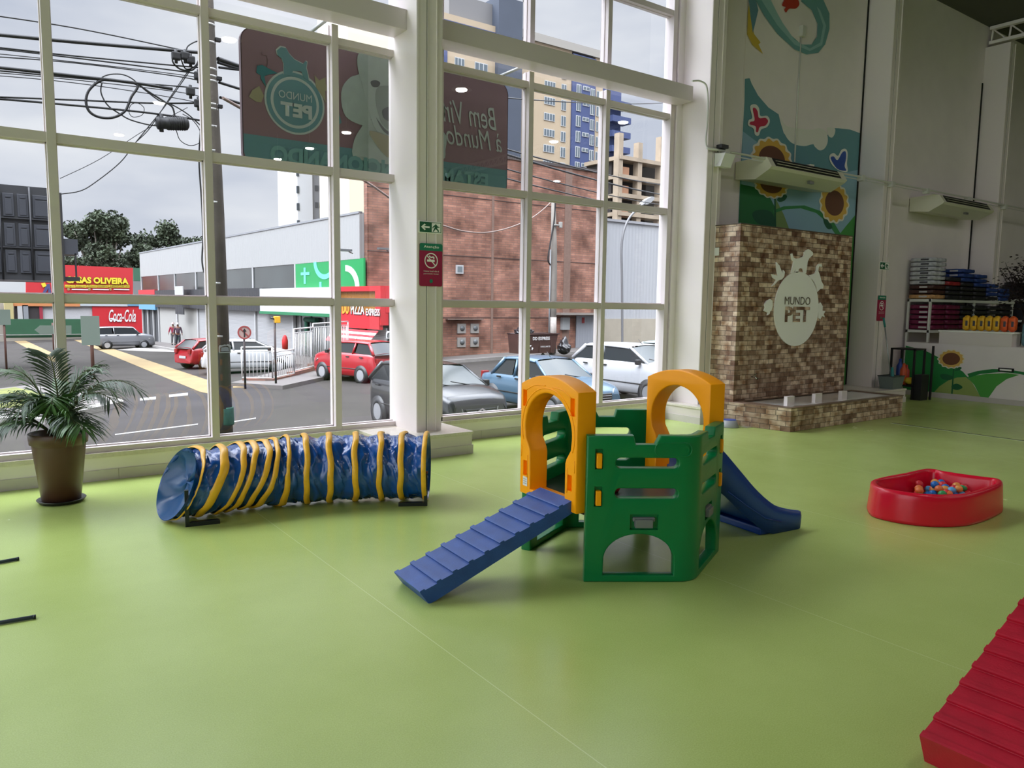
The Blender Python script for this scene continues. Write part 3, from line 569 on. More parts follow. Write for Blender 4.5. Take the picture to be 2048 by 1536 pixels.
for k, b_ in enumerate(bands):
    bm_ = MB(); w = .027 if k else .022
    prof = [(-w, .300), (-w*.9, .309), (-w*.3, .315), (w*.3, .315), (w*.9, .309), (w, .300)]
    for q in range(NR):
        th = 2*PI*q/NR; jit = .004*math.sin(th*7+k)+.006*math.sin(th*3+k*2)
        for (ds, r) in prof:
            p, x, y, t2 = ringf(min(max(b_+ds+jit, 0), TL) if k else b_+ds+.018); r2 = r+.003*math.sin(th*11+k); vv = p+x*math.cos(th)*r2+y*math.sin(th)*r2*.985; vv.z = max(vv.z, .003); bm_.v.append(vv)
    for q in range(NR):
        for e in range(5): bm_.f.append((q*6+e, q*6+e+1, ((q+1) % NR)*6+e+1, ((q+1) % NR)*6+e)); bm_.sm.append(True)
    bm_.build('yellow_band', TY, tn)
BRK = mat('dark_steel_angle', (52, 56, 56), .35, .6)
def bracket(px, ptop, pbot, fx, fy):
    a = onZ(px, pbot, 0); b_ = onZ(fx, fy, 0); h = .29; d = (b_-a); d.z = 0; ln = d.length; d.normalize(); s_ = Vector((-d.y, d.x, 0))
    M_ = Matrix(((d.x, s_.x, 0, a.x), (d.y, s_.y, 0, a.y), (0, 0, 1, .0), (0, 0, 0, 1)))
    MB().cbox((-.012, -.02, .0), (.018, .02, h), .002, M_).cbox((0, -.02, 0), (ln, .02, .03), .002, M_).cbox((.03, -.016, .012), (ln-.01, .024, .034), .002, M_).build('stand_bracket', BRK, tn)
bracket(374, 985, 1053, 440, 1046); bracket(852, 950, 1011, 797, 1012)
rc_ = onZ(852, 1011, 0); MB().tube([rc_+UZ*.285, rc_+UZ*.305], .016).build('red_cap', mat('dark_red_plastic', (110, 24, 34), .4), tn)

# --- jump poles on the floor at the far left
PS = mat('blue_grey_pole', (66, 78, 96), .3, .3)
for lab, a, b_ in (('nearer slim dark pole lying on the green floor at the left edge', (0, 1245), (72, 1233)), ('farther slim dark pole lying on the green floor at the left edge', (0, 1124), (38, 1117))):
    p = onZ(*a, .012); q = onZ(*b_, .012); d = (q-p).normalized(); p = p-d*.8
    o = thing('jump_pole', lab, 'pole', q-UZ*.012, group='poles lying on the floor'); MB().tube([p, q-d*.012], .011).build('rod', PS, o); MB().tube([q-d*.014, q], .0125).build('end_cap', BRK, o)
# ================================================================== PLAYHOUSE
GP = mat('green_moulded_plastic', (0, 118, 62), .32, bump=.05, bs=140, spec=.45); YP = mat('yellow_moulded_plastic', (255, 164, 0), .42, bump=.05, bs=140, spec=.3)
BP = mat('blue_moulded_plastic', (28, 64, 136), .42, var=.10, vs=12, bump=.1, bs=120); GRP = mat('grey_plastic', (112, 116, 116), .4)
S_ = .685; a0 = math.radians(-34); HV = [Vector((3.148, 3.530, 0))]
for k in range(5): a = a0+k*PI/3; HV.append(HV[-1]+Vector((math.cos(a), math.sin(a), 0))*S_)
HC_ = HV[0]+Vector((math.cos(a0+PI/3), math.sin(a0+PI/3), 0))*S_
ph_ = thing('play_castle', 'green and yellow plastic play castle in the middle of the green floor', 'play structure', (HC_.x, HC_.y, 0))
def rr2(x0, z0, x1, z1, r, n=5):
    out = []
    for cx, cz, t0 in ((x1-r, z1-r, 0), (x0+r, z1-r, PI/2), (x0+r, z0+r, PI), (x1-r, z0+r, 1.5*PI)):
        out += [(cx+r*math.cos(t0+PI/2*i/n), cz+r*math.sin(t0+PI/2*i/n)) for i in range(n+1)]
    return out
def flat_panel(loops, thick, bev=.012):
    """rounded moulded board: outline loops in (s, z), returns bmesh in x=s, y=depth, z"""
    cu = bpy.data.curves.new('tmp', 'CURVE'); cu.dimensions = '2D'; cu.fill_mode = 'BOTH'; cu.extrude = thick/2-bev; cu.bevel_depth = bev; cu.bevel_resolution = 2; cu.offset = -bev
    for lp in loops:
        s = cu.splines.new('POLY'); s.points.add(len(lp)-1); s.use_cyclic_u = True
        for i, (x, z) in enumerate(lp): s.points[i].co = (x, z, 0, 1)
    o = bpy.data.objects.new('tmp', cu); COL.objects.link(o); dg = bpy.context.evaluated_depsgraph_get(); dg.update()
    me = bpy.data.meshes.new_from_object(o.evaluated_get(dg)); bpy.data.objects.remove(o)
    for v in me.vertices: v.co = Vector((v.co.x, v.co.z, v.co.y))
    return me
def carve(me, boxes):
    """press rectangular recesses into the moulding"""
    ob = bpy.data.objects.new('tmp', me); COL.objects.link(ob); cut = MB()
    for a, b_ in boxes: cut.box(a, b_)
    cm = cut.mesh('cut'); co = bpy.data.objects.new('cut', cm); COL.objects.link(co)
    bm = bmesh.new(); bm.from_mesh(me); bmesh.ops.remove_doubles(bm, verts=bm.verts, dist=1e-5); bmesh.ops.recalc_face_normals(bm, faces=bm.faces); bm.to_mesh(me); bm.free()
    md = ob.modifiers.new('b', 'BOOLEAN'); md.operation = 'DIFFERENCE'; md.object = co; md.solver = 'EXACT'; md.use_self = True
    dg = bpy.context.evaluated_depsgraph_get(); dg.update(); m2 = bpy.data.meshes.new_from_object(ob.evaluated_get(dg)); bpy.data.objects.remove(ob); bpy.data.objects.remove(co); return m2
TH = .075
def bend(me, A, B, C_, rad=.13):
    """lay the flat board along the two hexagon sides A-B-C with a rounded corner at B"""
    d1 = (B-A).normalized(); d2 = (C_-B).normalized(); ang = math.acos(d1.dot(d2)); cutl = rad*math.tan(ang/2); tot = 2*S_
    bm = bmesh.new(); bm.from_mesh(me)
    k = 14
    for i in range(k+1):
        x = S_-cutl+2*cutl*i/k; bmesh.ops.bisect_plane(bm, geom=bm.verts[:]+bm.edges[:]+bm.faces[:], plane_co=(x, 0, 0), plane_no=(1, 0, 0))
    n1 = Vector((d1.y, -d1.x, 0)); arc = A+d1*(S_-cutl); cen = arc-n1*rad; t_a = math.atan2(n1.y, n1.x)
    for v in bm.verts:
        s, y, z = v.co; off = -y
        if s <= S_-cutl: p = A+d1*s+n1*off
        elif s >= S_+cutl: n2 = Vector((d2.y, -d2.x, 0)); p = B+d2*(s-S_)+n2*off
        else: t_ = t_a+ang*(s-S_+cutl)/(2*cutl); p = cen+Vector((math.cos(t_), math.sin(t_), 0))*(rad+off)
        v.co = p+UZ*z
    bm.to_mesh(me); bm.free(); return me
def shade(me, ang=35):
    me.polygons.foreach_set('use_smooth', [True]*len(me.polygons)); bm = bmesh.new(); bm.from_mesh(me)
    bmesh.ops.recalc_face_normals(bm, faces=bm.faces)
    for e in bm.edges:
        if len(e.link_faces) == 2 and e.calc_face_angle(0) > math.radians(ang): e.smooth = False
    bm.to_mesh(me); bm.free(); return me
TOPZ, LOWZ = .950, .893
def castle_panel(A, B, C_, front):
    T2 = 2*S_; o = [(0, .0), (T2, .0), (T2, TOPZ), (T2-.26, TOPZ), (T2-.28, LOWZ), (S_+.24, LOWZ), (S_+.22, TOPZ), (S_-.22, TOPZ), (S_-.25, LOWZ), (.31, LOWZ), (.295, TOPZ), (0, TOPZ)]
    def arch(sa, sb): c = (sa+sb)/2; w = (sb-sa)/2; return [(sa, .045), (sb, .045)]+[(c+w*math.cos(PI*i/22), .13+.185*math.sin(PI*i/22)**.9) for i in range(1, 22)]
    lp = [o, arch(.12, .575), arch(T2-.575, T2-.12)]
    for sa in (.185, T2-.585): lp += [rr2(sa, .742, sa+.40, .808, .031), rr2(sa, .548, sa+.40, .612, .031)]
    me = flat_panel(lp, TH, .010)
    bx = []
    for s in (.052, T2-.102):
        for z in (.735, .495): bx.append(((s, -TH, z), (s+.05, -.012, z+.13)))
    for s in (.285, T2-.465): bx.append(((s, -TH, .345), (s+.18, -.018, .445)))
    me = carve(me, bx); me = shade(bend(me, A, B, C_)); g = link(me, 'castle_wall_panel', GP, ph_)
    def place(s, y, z):
        d = (B-A).normalized() if s < S_ else (C_-B).normalized(); base = A if s < S_ else B; s2 = s if s < S_ else s-S_; return base+d*s2+Vector((d.y, -d.x, 0))*(-y)+UZ*z
    def fbox(nm, m, s0, s1, y0, y1, z0, z1, ch=.006):
        mb = MB().cbox((s0, y0, z0), (s1, y1, z1), ch); 
        for v in mb.v:
            v[:] = place(v.x, v.y, v.z)
        return mb.build(nm, m, g)
    for s in (.062, T2-.098):
        for z in (.742, .502): fbox('yellow_locking_tab', YP, s, s+.034, -TH/2-.016, .0, z, z+.095)
    for s in (.315, T2-.435):
        fbox('grey_floor_latch', GRP, s-.012, s+.13, -TH/2-.004, .0, .398, .425); fbox('grey_floor_latch', GRP, s, s+.115, -TH/2-.022, .0, .36, .415)
    # raised ribs
    for s in (.10, T2-.60):
        rb = MB(); pts = [(s+.085+.40*.5+.235*math.cos(2*PI*i/40)*1.0, -TH/2, 0) for i in range(1)]
    return g
g1 = castle_panel(HV[0], HV[1], HV[2], True)
g2 = castle_panel(HV[3], HV[4], HV[5], False)
# moulded lettering on the front panel and its raised cartouche
d1 = (HV[1]-HV[0]).normalized(); n1 = Vector((d1.y, -d1.x, 0))
def on1(s, z, off=0): return HV[0]+d1*s+n1*(TH/2+off)+UZ*z
text('FRESO', on1(.448, .838), d1, UZ, .20, .05, GP, name='raised_letters', parent=g1, bold=.02, ext=.0025, nrm=n1)
MB().tube([on1(.43+x, z, .0) for x, z in rr2(0, .82, .235, .905, .04)], .004, 6, closed=True).build('raised_cartouche', GP, g1)
# yellow gate arches
def arch_gate(A, B, side):
    d = (B-A).normalized(); n = Vector((d.y, -d.x, 0)); W = (B-A).length-.012; c = W/2
    o = [(.006, .44), (W-.006, .44), (W-.006, 1.215)]+[(W-.006-(W-.012)*i/24, 1.215+.078*(1-(2*i/24-1)**2)) for i in range(1, 24)]+[(.006, 1.215)]
    hole = [(c-.205, .485), (c+.205, .485), (c+.205, .745), (c+.215, .775), (c+.262, .84)]
    hole += [(c+.270*math.cos(t_), .925+.252*math.sin(t_)) for t_ in [-.1+(PI+.2)*i/30 for i in range(31)]]+[(c-.262, .84), (c-.215, .775), (c-.205, .745)]
    me = flat_panel([o, hole], .15, .010)
    W2 = W; bx = [((s, -.11, z0), (s+.05, -.045, z1)) for s, z0, z1 in ((.035, 1.06, 1.175), (W2-.085, 1.06, 1.175), (.05, .575, .68), (W2-.10, .575, .68))]
    me = shade(carve(me, bx), 38)
    for v in me.vertices: s, y, z = v.co; v.co = A+d*(s+.006)+n*(-y-.01)+UZ*z
    g = link(me, 'yellow_gate_arch', YP, ph_)
    def q(s, z, off): return A+d*(s+.006)+n*(.075-.01+off)+UZ*z
    rim = [q(c+.305*math.cos(t_), .925+.285*math.sin(t_), .0) for t_ in [-.35+(PI+.7)*i/36 for i in range(37)]]; MB().tube(rim, .004, 6).build('moulded_ridge', YP, g)
    for sg in (-1, 1):
        MB().tube([q(c+sg*.235, z, 0) for z in (.72, .56)], .0035, 6).build('moulded_ridge', YP, g); MB().tube([q(c+sg*.31, z, 0) for z in (.78, .70)], .003, 6).build('moulded_ridge', YP, g)
    MB().tube(smooth([q(c-.26, 1.175, 0), q(c-.16, 1.215, 0), q(c-.03, 1.225, 0)], 5, False), .004, 6).tube(smooth([q(c+.26, 1.175, 0), q(c+.16, 1.215, 0), q(c+.05, 1.222, 0)], 5, False), .004, 6).build('moulded_ridge', YP, g)
    return g, q, W
ga, qa, Wa = arch_gate(HV[5], HV[0], 1); gb, qb, Wb = arch_gate(HV[2], HV[3], 2)
MB().prism([qa(.05, .50, .001), qa(.105, .50, .001), qa(.105, .565, .001), qa(.05, .565, .001)], (-.001, 0, 0)).build('white_sticker', mat('sticker_white', (224, 220, 214), .4), ga, label='white sticker')
for z in (.515, .53, .545): MB().prism([qa(.058, z, .003), qa(.097, z, .003), qa(.097, z+.005, .003), qa(.058, z+.005, .003)], (-.0005, 0, 0)).build('sticker_print', mat('print_grey', (150, 150, 160), .5), ga)
# platform floor
inner = [HC_+(v-HC_)*.93 for v in HV]
MB().prism([v+UZ*.435 for v in inner], (0, 0, .03)).build('platform_floor', mat('dark_grey_platform', (46, 54, 54), .3, var=.3, vs=14), ph_)
MB().tube([v+UZ*.43 for v in inner], .022, 8, closed=True).build('support_frame', mat('brown_steel', (64, 50, 44), .4, .5), ph_)
MB().cbox((3.155, 3.60, .425), (3.20, 3.68, .455), .004).cbox((3.13, 3.61, .435), (3.19, 3.63, .45), .003).build('hinge', GALV, ph_)
bl = onZ(1226, 983, .47)
# --- slatted ramps
def ramp(name, lab, P0, d, w, n, run, rise, m, t0=.06, thick=.055):
    """treads climb from P0 (front left corner) along d; w is the width vector"""
    r = thing(name, lab, 'ramp', P0); d = Vector(d).normalized(); w = Vector(w); U = (d*run+UZ*rise); ul = U.length; Un = U.normalized(); Nn = w.normalized().cross(Un)
    if Nn.z < 0: Nn = -Nn
    prof = []
    st = P0+UZ*t0
    for k in range(n):
        b_ = st+U*k; prof += [b_+Nn*.0, b_+Nn*.012, b_+Un*.008+Nn*.014, b_+Un*.030+Nn*.013, b_+Un*.034+Nn*.003, b_+Un*(ul*.985)-Nn*.001]
    top_end = st+U*n; prof += [top_end+Nn*.0, top_end-UZ*(thick+.03)]
    prof += [st+d*.10-UZ*(t0-.012), P0+d*.065, P0+d*.05]
    MB().prism(prof, w).build('treads', m, r)
    return r
RD = mat('red_moulded_plastic', (176, 20, 44), .42, var=.12, vs=9, bump=.12, bs=120)
BPs = mat('scuffed_blue_plastic', (38, 76, 146), .45, var=.16, vs=9, bump=.12, bs=90)
pR = onZ(841, 1187, .07); pR.z = 0; pL = onZ(789.5, 1147, .07); pL.z = 0; dr = (Vector((3.145, 3.575, 0))-pR)
rampP = pR; wv_ = pL-pR
bR = ramp('blue_ridged_ramp', 'blue ridged plastic ramp leading up into the play castle', rampP, (1.0, -.165, 0), wv_, 10, .103, .0452, BPs, .07)
ramp('red_ridged_ramp', 'red ridged plastic ramp cut off by the lower right corner of the view', Vector((2.915, 1.30, 0)), (1, -.04, 0), (.01, -.50, 0), 11, .094, .046, RD, .115)
# --- slide
sl = thing('blue_slide', 'blue plastic slide descending from the right side of the play castle', 'slide', (4.9, 3.7, 0))
o_ = (HV[2]+HV[3])/2; dS = Vector((math.cos(math.radians(-6)), math.sin(math.radians(-6)), 0)); wS = Vector((-dS.y, dS.x, 0))
prof = smooth([(.03, 0, .50), (.14, 0, .47), (.32, 0, .345), (.52, 0, .20), (.72, 0, .095), (.90, 0, .062), (1.03, 0, .058)], 5, False)
SB = MB(); ws = .235; ns = len(prof); crossn = 0
for i, p in enumerate(prof):
    f = i/(ns-1); hgt = .20*(1-f)**1.2+.085; z = p.z
    sec = [(-ws-.035, max(z-.05-.10*math.sin(PI*f)*.5, .002)), (-ws-.04, z+hgt*.6), (-ws-.03, z+hgt), (-ws-.005, z+hgt+.004), (-ws+.012, z+hgt*.7), (-ws+.03, z+.02), (-ws+.07, z), (ws-.07, z), (ws-.03, z+.02), (ws-.012, z+hgt*.7), (ws+.005, z+hgt+.004), (ws+.03, z+hgt), (ws+.04, z+hgt*.6), (ws+.035, max(z-.05-.10*math.sin(PI*f)*.5, .002)), (ws-.02, max(z-.06, .0)), (-ws+.02, max(z-.06, .0))]
    crossn = len(sec)
    for y, zz in sec: SB.v.append(o_+dS*(p.x)+wS*y+UZ*zz)
for i in range(ns-1):
    for j in range(crossn): SB.f.append((i*crossn+j, i*crossn+(j+1) % crossn, (i+1)*crossn+(j+1) % crossn, (i+1)*crossn+j)); SB.sm.append(True)
SB.f += [tuple(range(crossn)), tuple((ns-1)*crossn+j for j in range(crossn))]; SB.sm += [False, False]
so = SB.build('slide_chute', mat('deep_blue_plastic', (12, 62, 140), .33, bump=.05, bs=140), sl)
MB().cbox((.60, -ws-.01, 0), (.98, ws+.01, .06), .015, Matrix(((dS.x, wS.x, 0, o_.x), (dS.y, wS.y, 0, o_.y), (0, 0, 1, 0), (0, 0, 0, 1)))).build('slide_foot', mat('deep_blue_plastic', (12, 62, 140), .33), sl)
MB().tube([o_+dS*x-wS*(ws+.04)+UZ*z for x, z in ((.2, .40), (.4, .27), (.62, .14), (.8, .09))], .006).build('side_rib', mat('deep_blue_plastic', (12, 62, 140), .33), sl)
MB().lathe([(0, 0), (.035, .0), (.05, .03), (.03, .07), (0, .075)], (bl.x, bl.y, .465), 16).build('red_play_knob', mat('red_plastic_ball', (170, 24, 44), .35), None, 'small dark red rounded knob lying on the play castle platform', 'toy')

# ================================================================== BALL PIT
pl = [(1742,963),(1751,973),(1778,980),(1811,985.5),(1843,989),(1875,991),(1905,991),(1935,989),(1960,984),(1984,976),(2001,969),(2006,964),(2003,959),(1994,956),(1970,953),(1935,948.5),(1905,944),(1880,940),(1870,937.5),(1855,936.5),(1842,938),(1810,944.5),(1775,951),(1752,956.5),(1744,959.5)]
top = [onZ(x, y, .262) for x, y in pl]; pcn = sum(top, Vector())/len(top); top = smooth(top, 3)
bpit = thing('ball_pit', 'red plastic tub with coloured balls on the right of the floor', 'ball pit', (pcn.x, pcn.y, 0)); NP = len(top)
def off(k, z, s=1.): return [Vector((pcn.x+(p.x-pcn.x)*s-((p-pcn).normalized().x)*k, pcn.y+(p.y-pcn.y)*s-((p-pcn).normalized().y)*k, z)) for p in top]
rings = [off(-.004, .0), off(-.02, .006), off(-.022, .03), off(-.006, .20), off(-.004, .235), off(.004, .255), off(.018, .262), off(.042, .262), off(.056, .255), off(.064, .235), off(.075, .12), off(.085, .03)]
pb = MB()
for r_ in rings: pb.v += r_
for i in range(len(rings)-1):
    for j in range(NP): pb.f.append((i*NP+j, i*NP+(j+1) % NP, (i+1)*NP+(j+1) % NP, (i+1)*NP+j)); pb.sm.append(True)
pb.build('tub_wall', mat('glossy_red_plastic', (212, 10, 46), .27, spec=.5), bpit)
MB().prism(off(.08, .022), (0, 0, .008)).build('tub_floor', mat('glossy_red_plastic', (212, 10, 46), .27), bpit)
BC = [((20, 110, 190), 'blue'), ((210, 46, 56), 'red'), ((226, 120, 60), 'orange'), ((40, 150, 84), 'green'), ((90, 170, 220), 'light blue'), ((222, 150, 70), 'tan')]
bcols = [mat('ball_'+n_.replace(' ', '_'), c, .4) for c, n_ in BC]
R = random.Random(11); protos = {}; nb = 0
bcn = onZ(1884, 984, .14)
for k in range(64):
    a = R.uniform(0, 2*PI); rr_ = .27*math.sqrt(R.random()); lay_ = 0 if k < 26 else 1 if k < 44 else 2; ci = R.randrange(6); q = Vector((bcn.x+rr_*math.cos(a)*1.0, bcn.y+rr_*math.sin(a)*.95, 0)); z = (.03, .085, .135)[lay_]; q.z = z
    if ci not in protos:
        o = MB().lathe([(.036*math.sin(PI*i/10), .036-.036*math.cos(PI*i/10)) for i in range(11)], n=16).build('play_ball', bcols[ci], None, local=True); protos[ci] = o
    else: o = protos[ci].copy(); COL.objects.link(o)
    o.location = q; o.scale = (1, 1, R.uniform(.8, 1)); tag(o, '%s plastic play ball lying inside the red tub' % BC[ci][1], 'ball', '%s balls in the red tub' % BC[ci][1])
# pet bowl and drain
bw = thing('pet_bowl', 'grey pet bowl with blue inside beside the tiled basin', 'bowl', (9.10, 7.05, 0)); cB = Vector((9.10, 7.05, 0))
MB().lathe([(.135, 0), (.135, .01), (.095, .105), (.088, .105), (.085, .10)], cB, 32).build('grey_base', mat('grey_bowl', (150, 152, 154), .45), bw)
MB().lathe([(0, .05), (.05, .052), (.08, .10), (.09, .112), (.094, .106)], cB, 32).build('blue_dish', mat('blue_bowl', (46, 76, 168), .35), bw)
dv = onZ(1492, 854, 0); dr_ = MB().box((dv.x-.07, dv.y-.07, 0), (dv.x+.07, dv.y+.07, .006)).build('floor_drain', mat('steel_drain', (190, 188, 170), .3, .6), None, 'small square metal floor drain beside the pet bowl', 'drain')

# ================================================================== COUNTER, SHELF AND STORE CORNER
XC = 15.9
ct = thing('shop_counter', 'long white shop counter front painted with green hills and a sunflower', 'counter', (XC+.3, 5.5, 0))
MB().box((XC, 2.0, .09), (XC+.55, 7.95, 1.09)).build('counter_front', WHITE, ct); MB().box((XC-.02, 2.0, .0), (XC+.02, 7.97, .10)).build('kickboard', TILE, ct)
MB().box((XC-.02, 5.97, 1.09), (XC+.35, 7.28, 1.345)).build('raised_shelf_box', PANEL, ct); MB().cbox((XC-.04, 5.93, 1.335), (XC+.38, 7.3, 1.365), .004).build('raised_top', LW, ct)
C3 = lambda pts: [onX(x, y, XC-.004) for x, y in px2((1750, 380), 3.413, pts)]
cl = [0]
def cpaint(nm, pts, c, sm=False):
    cl[0] += 1; P = C3(pts); P = smooth(P, 4) if sm else P
    for p in P: p.x = XC-.003-cl[0]*.0005; p.z = max(.1, min(1.088, p.z)); p.y = max(2.01, min(7.94, p.y))
    MB().prism(P, (.0004, 0, 0)).build(nm, WM(c), ct)
cpaint('painted_green_hill', [(130,1058),(260,1075),(350,1100),(430,1140),(520,1190),(600,1240),(660,1310),(720,1410),(200,1370),(130,1360)], (30, 132, 62))
cpaint('painted_olive_hill', [(405,1378),(440,1340),(500,1300),(560,1280),(620,1276),(660,1310),(720,1415)], (150, 168, 92))
cpaint('painted_light_hill', [(630,1275),(760,1255),(900,1250),(985,1262),(900,1290),(830,1340),(775,1420),(720,1412),(680,1335),(640,1285)], (76, 160, 66))
cpaint('painted_green_band', [(630,1255),(700,1235),(800,1222),(900,1224),(1000,1240),(1100,1262),(1100,1280),(980,1255),(860,1242),(720,1256),(645,1280)], (28, 124, 60))
cpaint('painted_stem', [(533,1215),(542,1215),(530,1392),(520,1390)], (20, 96, 56)); cpaint('painted_leaf', [(446,1260),(490,1258),(535,1275),(510,1298),(460,1290)], (20, 96, 56), True)
cpaint('painted_leaf', [(524,1335),(560,1322),(598,1345),(570,1364),(530,1358)], (20, 96, 56), True); cpaint('painted_leaf', [(545,1235),(570,1210),(592,1212),(580,1228)], (20, 96, 56), True)
def csun(k, n, amp, c, nm): cc = (521, 1153); P = [(cc[0]+88*k*(1+amp*math.cos(n*t_))*math.cos(t_), cc[1]+62*k*(1+amp*math.cos(n*t_))*math.sin(t_)) for t_ in [2*PI*i/96 for i in range(96)]]; cpaint(nm, P, c)
csun(1.05, 14, .05, (232, 226, 208), 'painted_flower_outline'); csun(.93, 14, .06, (222, 180, 92), 'painted_petals'); csun(.68, 1, 0, (112, 66, 40), 'painted_flower_heart')
MB().box((XC-.03, 5.9, .62), (XC, 6.16, .69)).build('handle_slot', DARK, ct); MB().box((XC-.034, 5.93, .64), (XC-.02, 6.13, .67)).build('slot_plate', LW, ct)
SHM = mat('white_steel_shelf', (216, 218, 212), .4)
sh = thing('steel_shelf', 'white steel shelving unit against the far wall stacked with pet food bags', 'shelf', (18.2, 7.87, 0))
for (x, y) in ((16.2, 7.64), (16.2, 8.08), (18.2, 7.64), (18.2, 8.08), (20.2, 7.64), (20.2, 8.08)): MB().box((x, y, 0), (x+.05, y+.04, 1.99)).build('post', SHM, sh)
for z in (.35, 1.29, 1.93): MB().box((16.2, 7.62, z), (20.25, 8.12, z+.055)).build('shelf_board', SHM, sh)
def bagm(name, c): return mat('bag_'+name, c, .45, var=.25, vs=14)
def bag(lab, grp, x, y, z, w, d, h, m, lblm=None):
    bm = bmesh.new(); bmesh.ops.create_cube(bm, size=1); bmesh.ops.subdivide_edges(bm, edges=bm.edges[:], cuts=4, use_grid_fill=True)
    for v in bm.verts:
        a, b_, c = v.co*2; puff = (1-abs(a)**3)*(1-abs(b_)**3); v.co = Vector((a*w/2*(1-.03*abs(c)), b_*d/2*(1-.03*abs(c)), (c*h/2)*(.72+.28*puff)+h/2+math.sin(a*9+b_*7+x*5)*.004))
    me = bpy.data.meshes.new('pet_food_bag'); bm.to_mesh(me); bm.free(); me.polygons.foreach_set('use_smooth', [True]*len(me.polygons))
    o = link(me, 'pet_food_bag', m, None, lab, 'bag', grp, local=True); o.location = (x, y, z)
    if lblm: MB().box((-w/2-.004, -d*.30, h*.32), (-w/2*.96, d*.05, h*.66)).build('bag_print', lblm, o, local=True)
    return o
prn = mat('bag_print_dark', (70, 70, 80), .5); prw = mat('bag_print_white', (200, 198, 200), .5); sil = bagm('silver', (186, 188, 196)); blk = bagm('black', (34, 34, 40)); blu = bagm('blue', (34, 62, 130)); pur = bagm('magenta', (112, 22, 66)); red = bagm('red', (150, 34, 40)); tan = bagm('tan', (196, 150, 100)); brn = bagm('dark_brown', (66, 36, 32)); yel = bagm('yellow', (226, 176, 40)); ora = bagm('orange', (226, 96, 40))
z = 1.99
for k, (m, nm, n_) in enumerate([(tan, 'tan', 'lowest of the leftmost stack on the top shelf'), (brn, 'dark brown', 'second from the bottom of the leftmost top stack'), (brn, 'dark brown', 'just under the silver bags on the top shelf')]):
    bag('%s pet food bag, %s' % (nm, n_), 'pet food bags on the top shelf', 16.5, 7.87, z, .60, .46, .10, m, prw); z += .098
for k in range(6): bag('silver pet food bag in the leftmost stack on the top shelf', 'silver pet food bags on the top shelf', 16.48, 7.87+.006*(k % 2), z, .58, .46, .098, sil, prn); z += .094
for j, x in enumerate((17.15, 17.78, 18.42, 19.05, 19.68)):
    z = 1.99; n_ = (5, 7, 6, 4, 3)[j]
    for k in range(n_):
        m, nm = ((blk, 'black') if k < n_-3 else (blu, 'blue')) if j else ((blk, 'black') if k != 3 else (red, 'dark red'))
        bag('%s pet food bag in the stacks right of the silver bags' % nm, '%s pet food bags on the top shelf' % nm, x, 7.87, z, .58, .48, .1, m, prw); z += .096
for j, x in enumerate((16.55, 17.2, 17.85, 18.5, 19.2, 19.85)):
    z = 1.346
    for k in range(5):
        m, nm = (pur, 'magenta') if (j < 2 or k < 2) else (blk, 'black'); bag('%s pet food bag lying on the middle shelf' % nm, '%s pet food bags on the middle shelf' % nm, x, 7.86, z, .6, .47, .11, m, prw); z += .106
for j, x in enumerate((16.5, 17.15, 17.8)):
    z = .406
    for k in range(6): bag('magenta pet food bag lying on the lowest shelf', 'magenta pet food bags on the lowest shelf', x, 7.86, z, .6, .47, .11, pur, mat('lime_print', (150, 190, 50), .5) if (k == 5 and j == 0) else None); z += .106
for j in range(7):
    y = 6.86-j*.135; bm_ = bag('yellow upright treat bag with dark print on the raised counter top' if j < 5 else 'orange upright treat bag on the raised counter top', 'yellow treat bags on the counter' if j < 5 else 'orange treat bags on the counter', XC+.18, y, 1.366, .14, .12, .30, yel if j < 5 else ora, mat('bag_print_dark', (70, 70, 80), .5)); bm_.scale = (.9, .95, 1)
for j in range(3): bag('orange and grey bag standing at the end of the counter', 'orange and grey bags at the counter end', XC+.25, 5.83-j*.14, 1.092, .14, .12, .50, ora if j == 1 else bagm('grey_teal', (90, 130, 140)), prw)
# black clothes tree of dry leaves at the right edge
dt = thing('dark_foliage_plant', 'dark purple leafy decorative tree behind the counter at the right edge', 'plant', (17.3, 6.6, 0))
fl_ = MB(); R = random.Random(4)
for k in range(2600):
    c = Vector((17.3+R.gauss(0, .34), 6.0+R.gauss(0, .36), 2.3+R.gauss(0, .24))); a = R.uniform(0, 6.28); u = Vector((math.cos(a), math.sin(a), R.uniform(-.6, .6)))*.035; v = Vector((-math.sin(a), math.cos(a), R.uniform(-.8, .8)))*.022
    c.y = min(max(c.y, 5.1), 6.6); c.z = min(max(c.z, 1.8), 2.85); fl_.add([c-u, c+v, c+u, c-v], [(0, 1, 2, 3)])
fl_.build('leaves', mat('dark_purple_leaf', (46, 34, 38), .6), dt)
br_ = MB().tube([(17.3, 6.5, 0), (17.3, 6.35, 1.4), (17.3, 6.2, 2.2)], [.05, .04, .02])
for k in range(26): a = R.uniform(0, 6.28); br_.tube([(17.3, 6.3, 1.6+.02*k), (17.3+.35*math.cos(a), 6.2+.35*math.sin(a), 2.1+R.uniform(0, .4)), (17.3+.6*math.cos(a), 6.15+.65*math.sin(a), 2.2+R.uniform(0, .6))], [.014, .008, .004], 5)
br_.build('branches', mat('dark_branch', (50, 40, 36), .8), dt)
# lower back counter with dark goods
bc = thing('back_shelf', 'dark low shelf of goods further right behind the counter', 'shelf', (22, 7.8, 0)); MB().box((20.6, 7.5, 0), (24, 8.12, 1.0)).box((20.6, 7.5, 1.5), (24, 8.12, 1.55)).box((20.6, 7.5, 2.0), (24, 8.12, 2.05)).build('shelf_frame', SHM, bc)
for z in (1.0, 1.55, 2.05): MB().box((20.7, 7.55, z), (23.9, 8.05, z+.4)).build('stacked_goods', blk, bc)
ex2 = exit_sign('small green and white exit sign above the far shelf', 19.2, 1.93, 1.1)
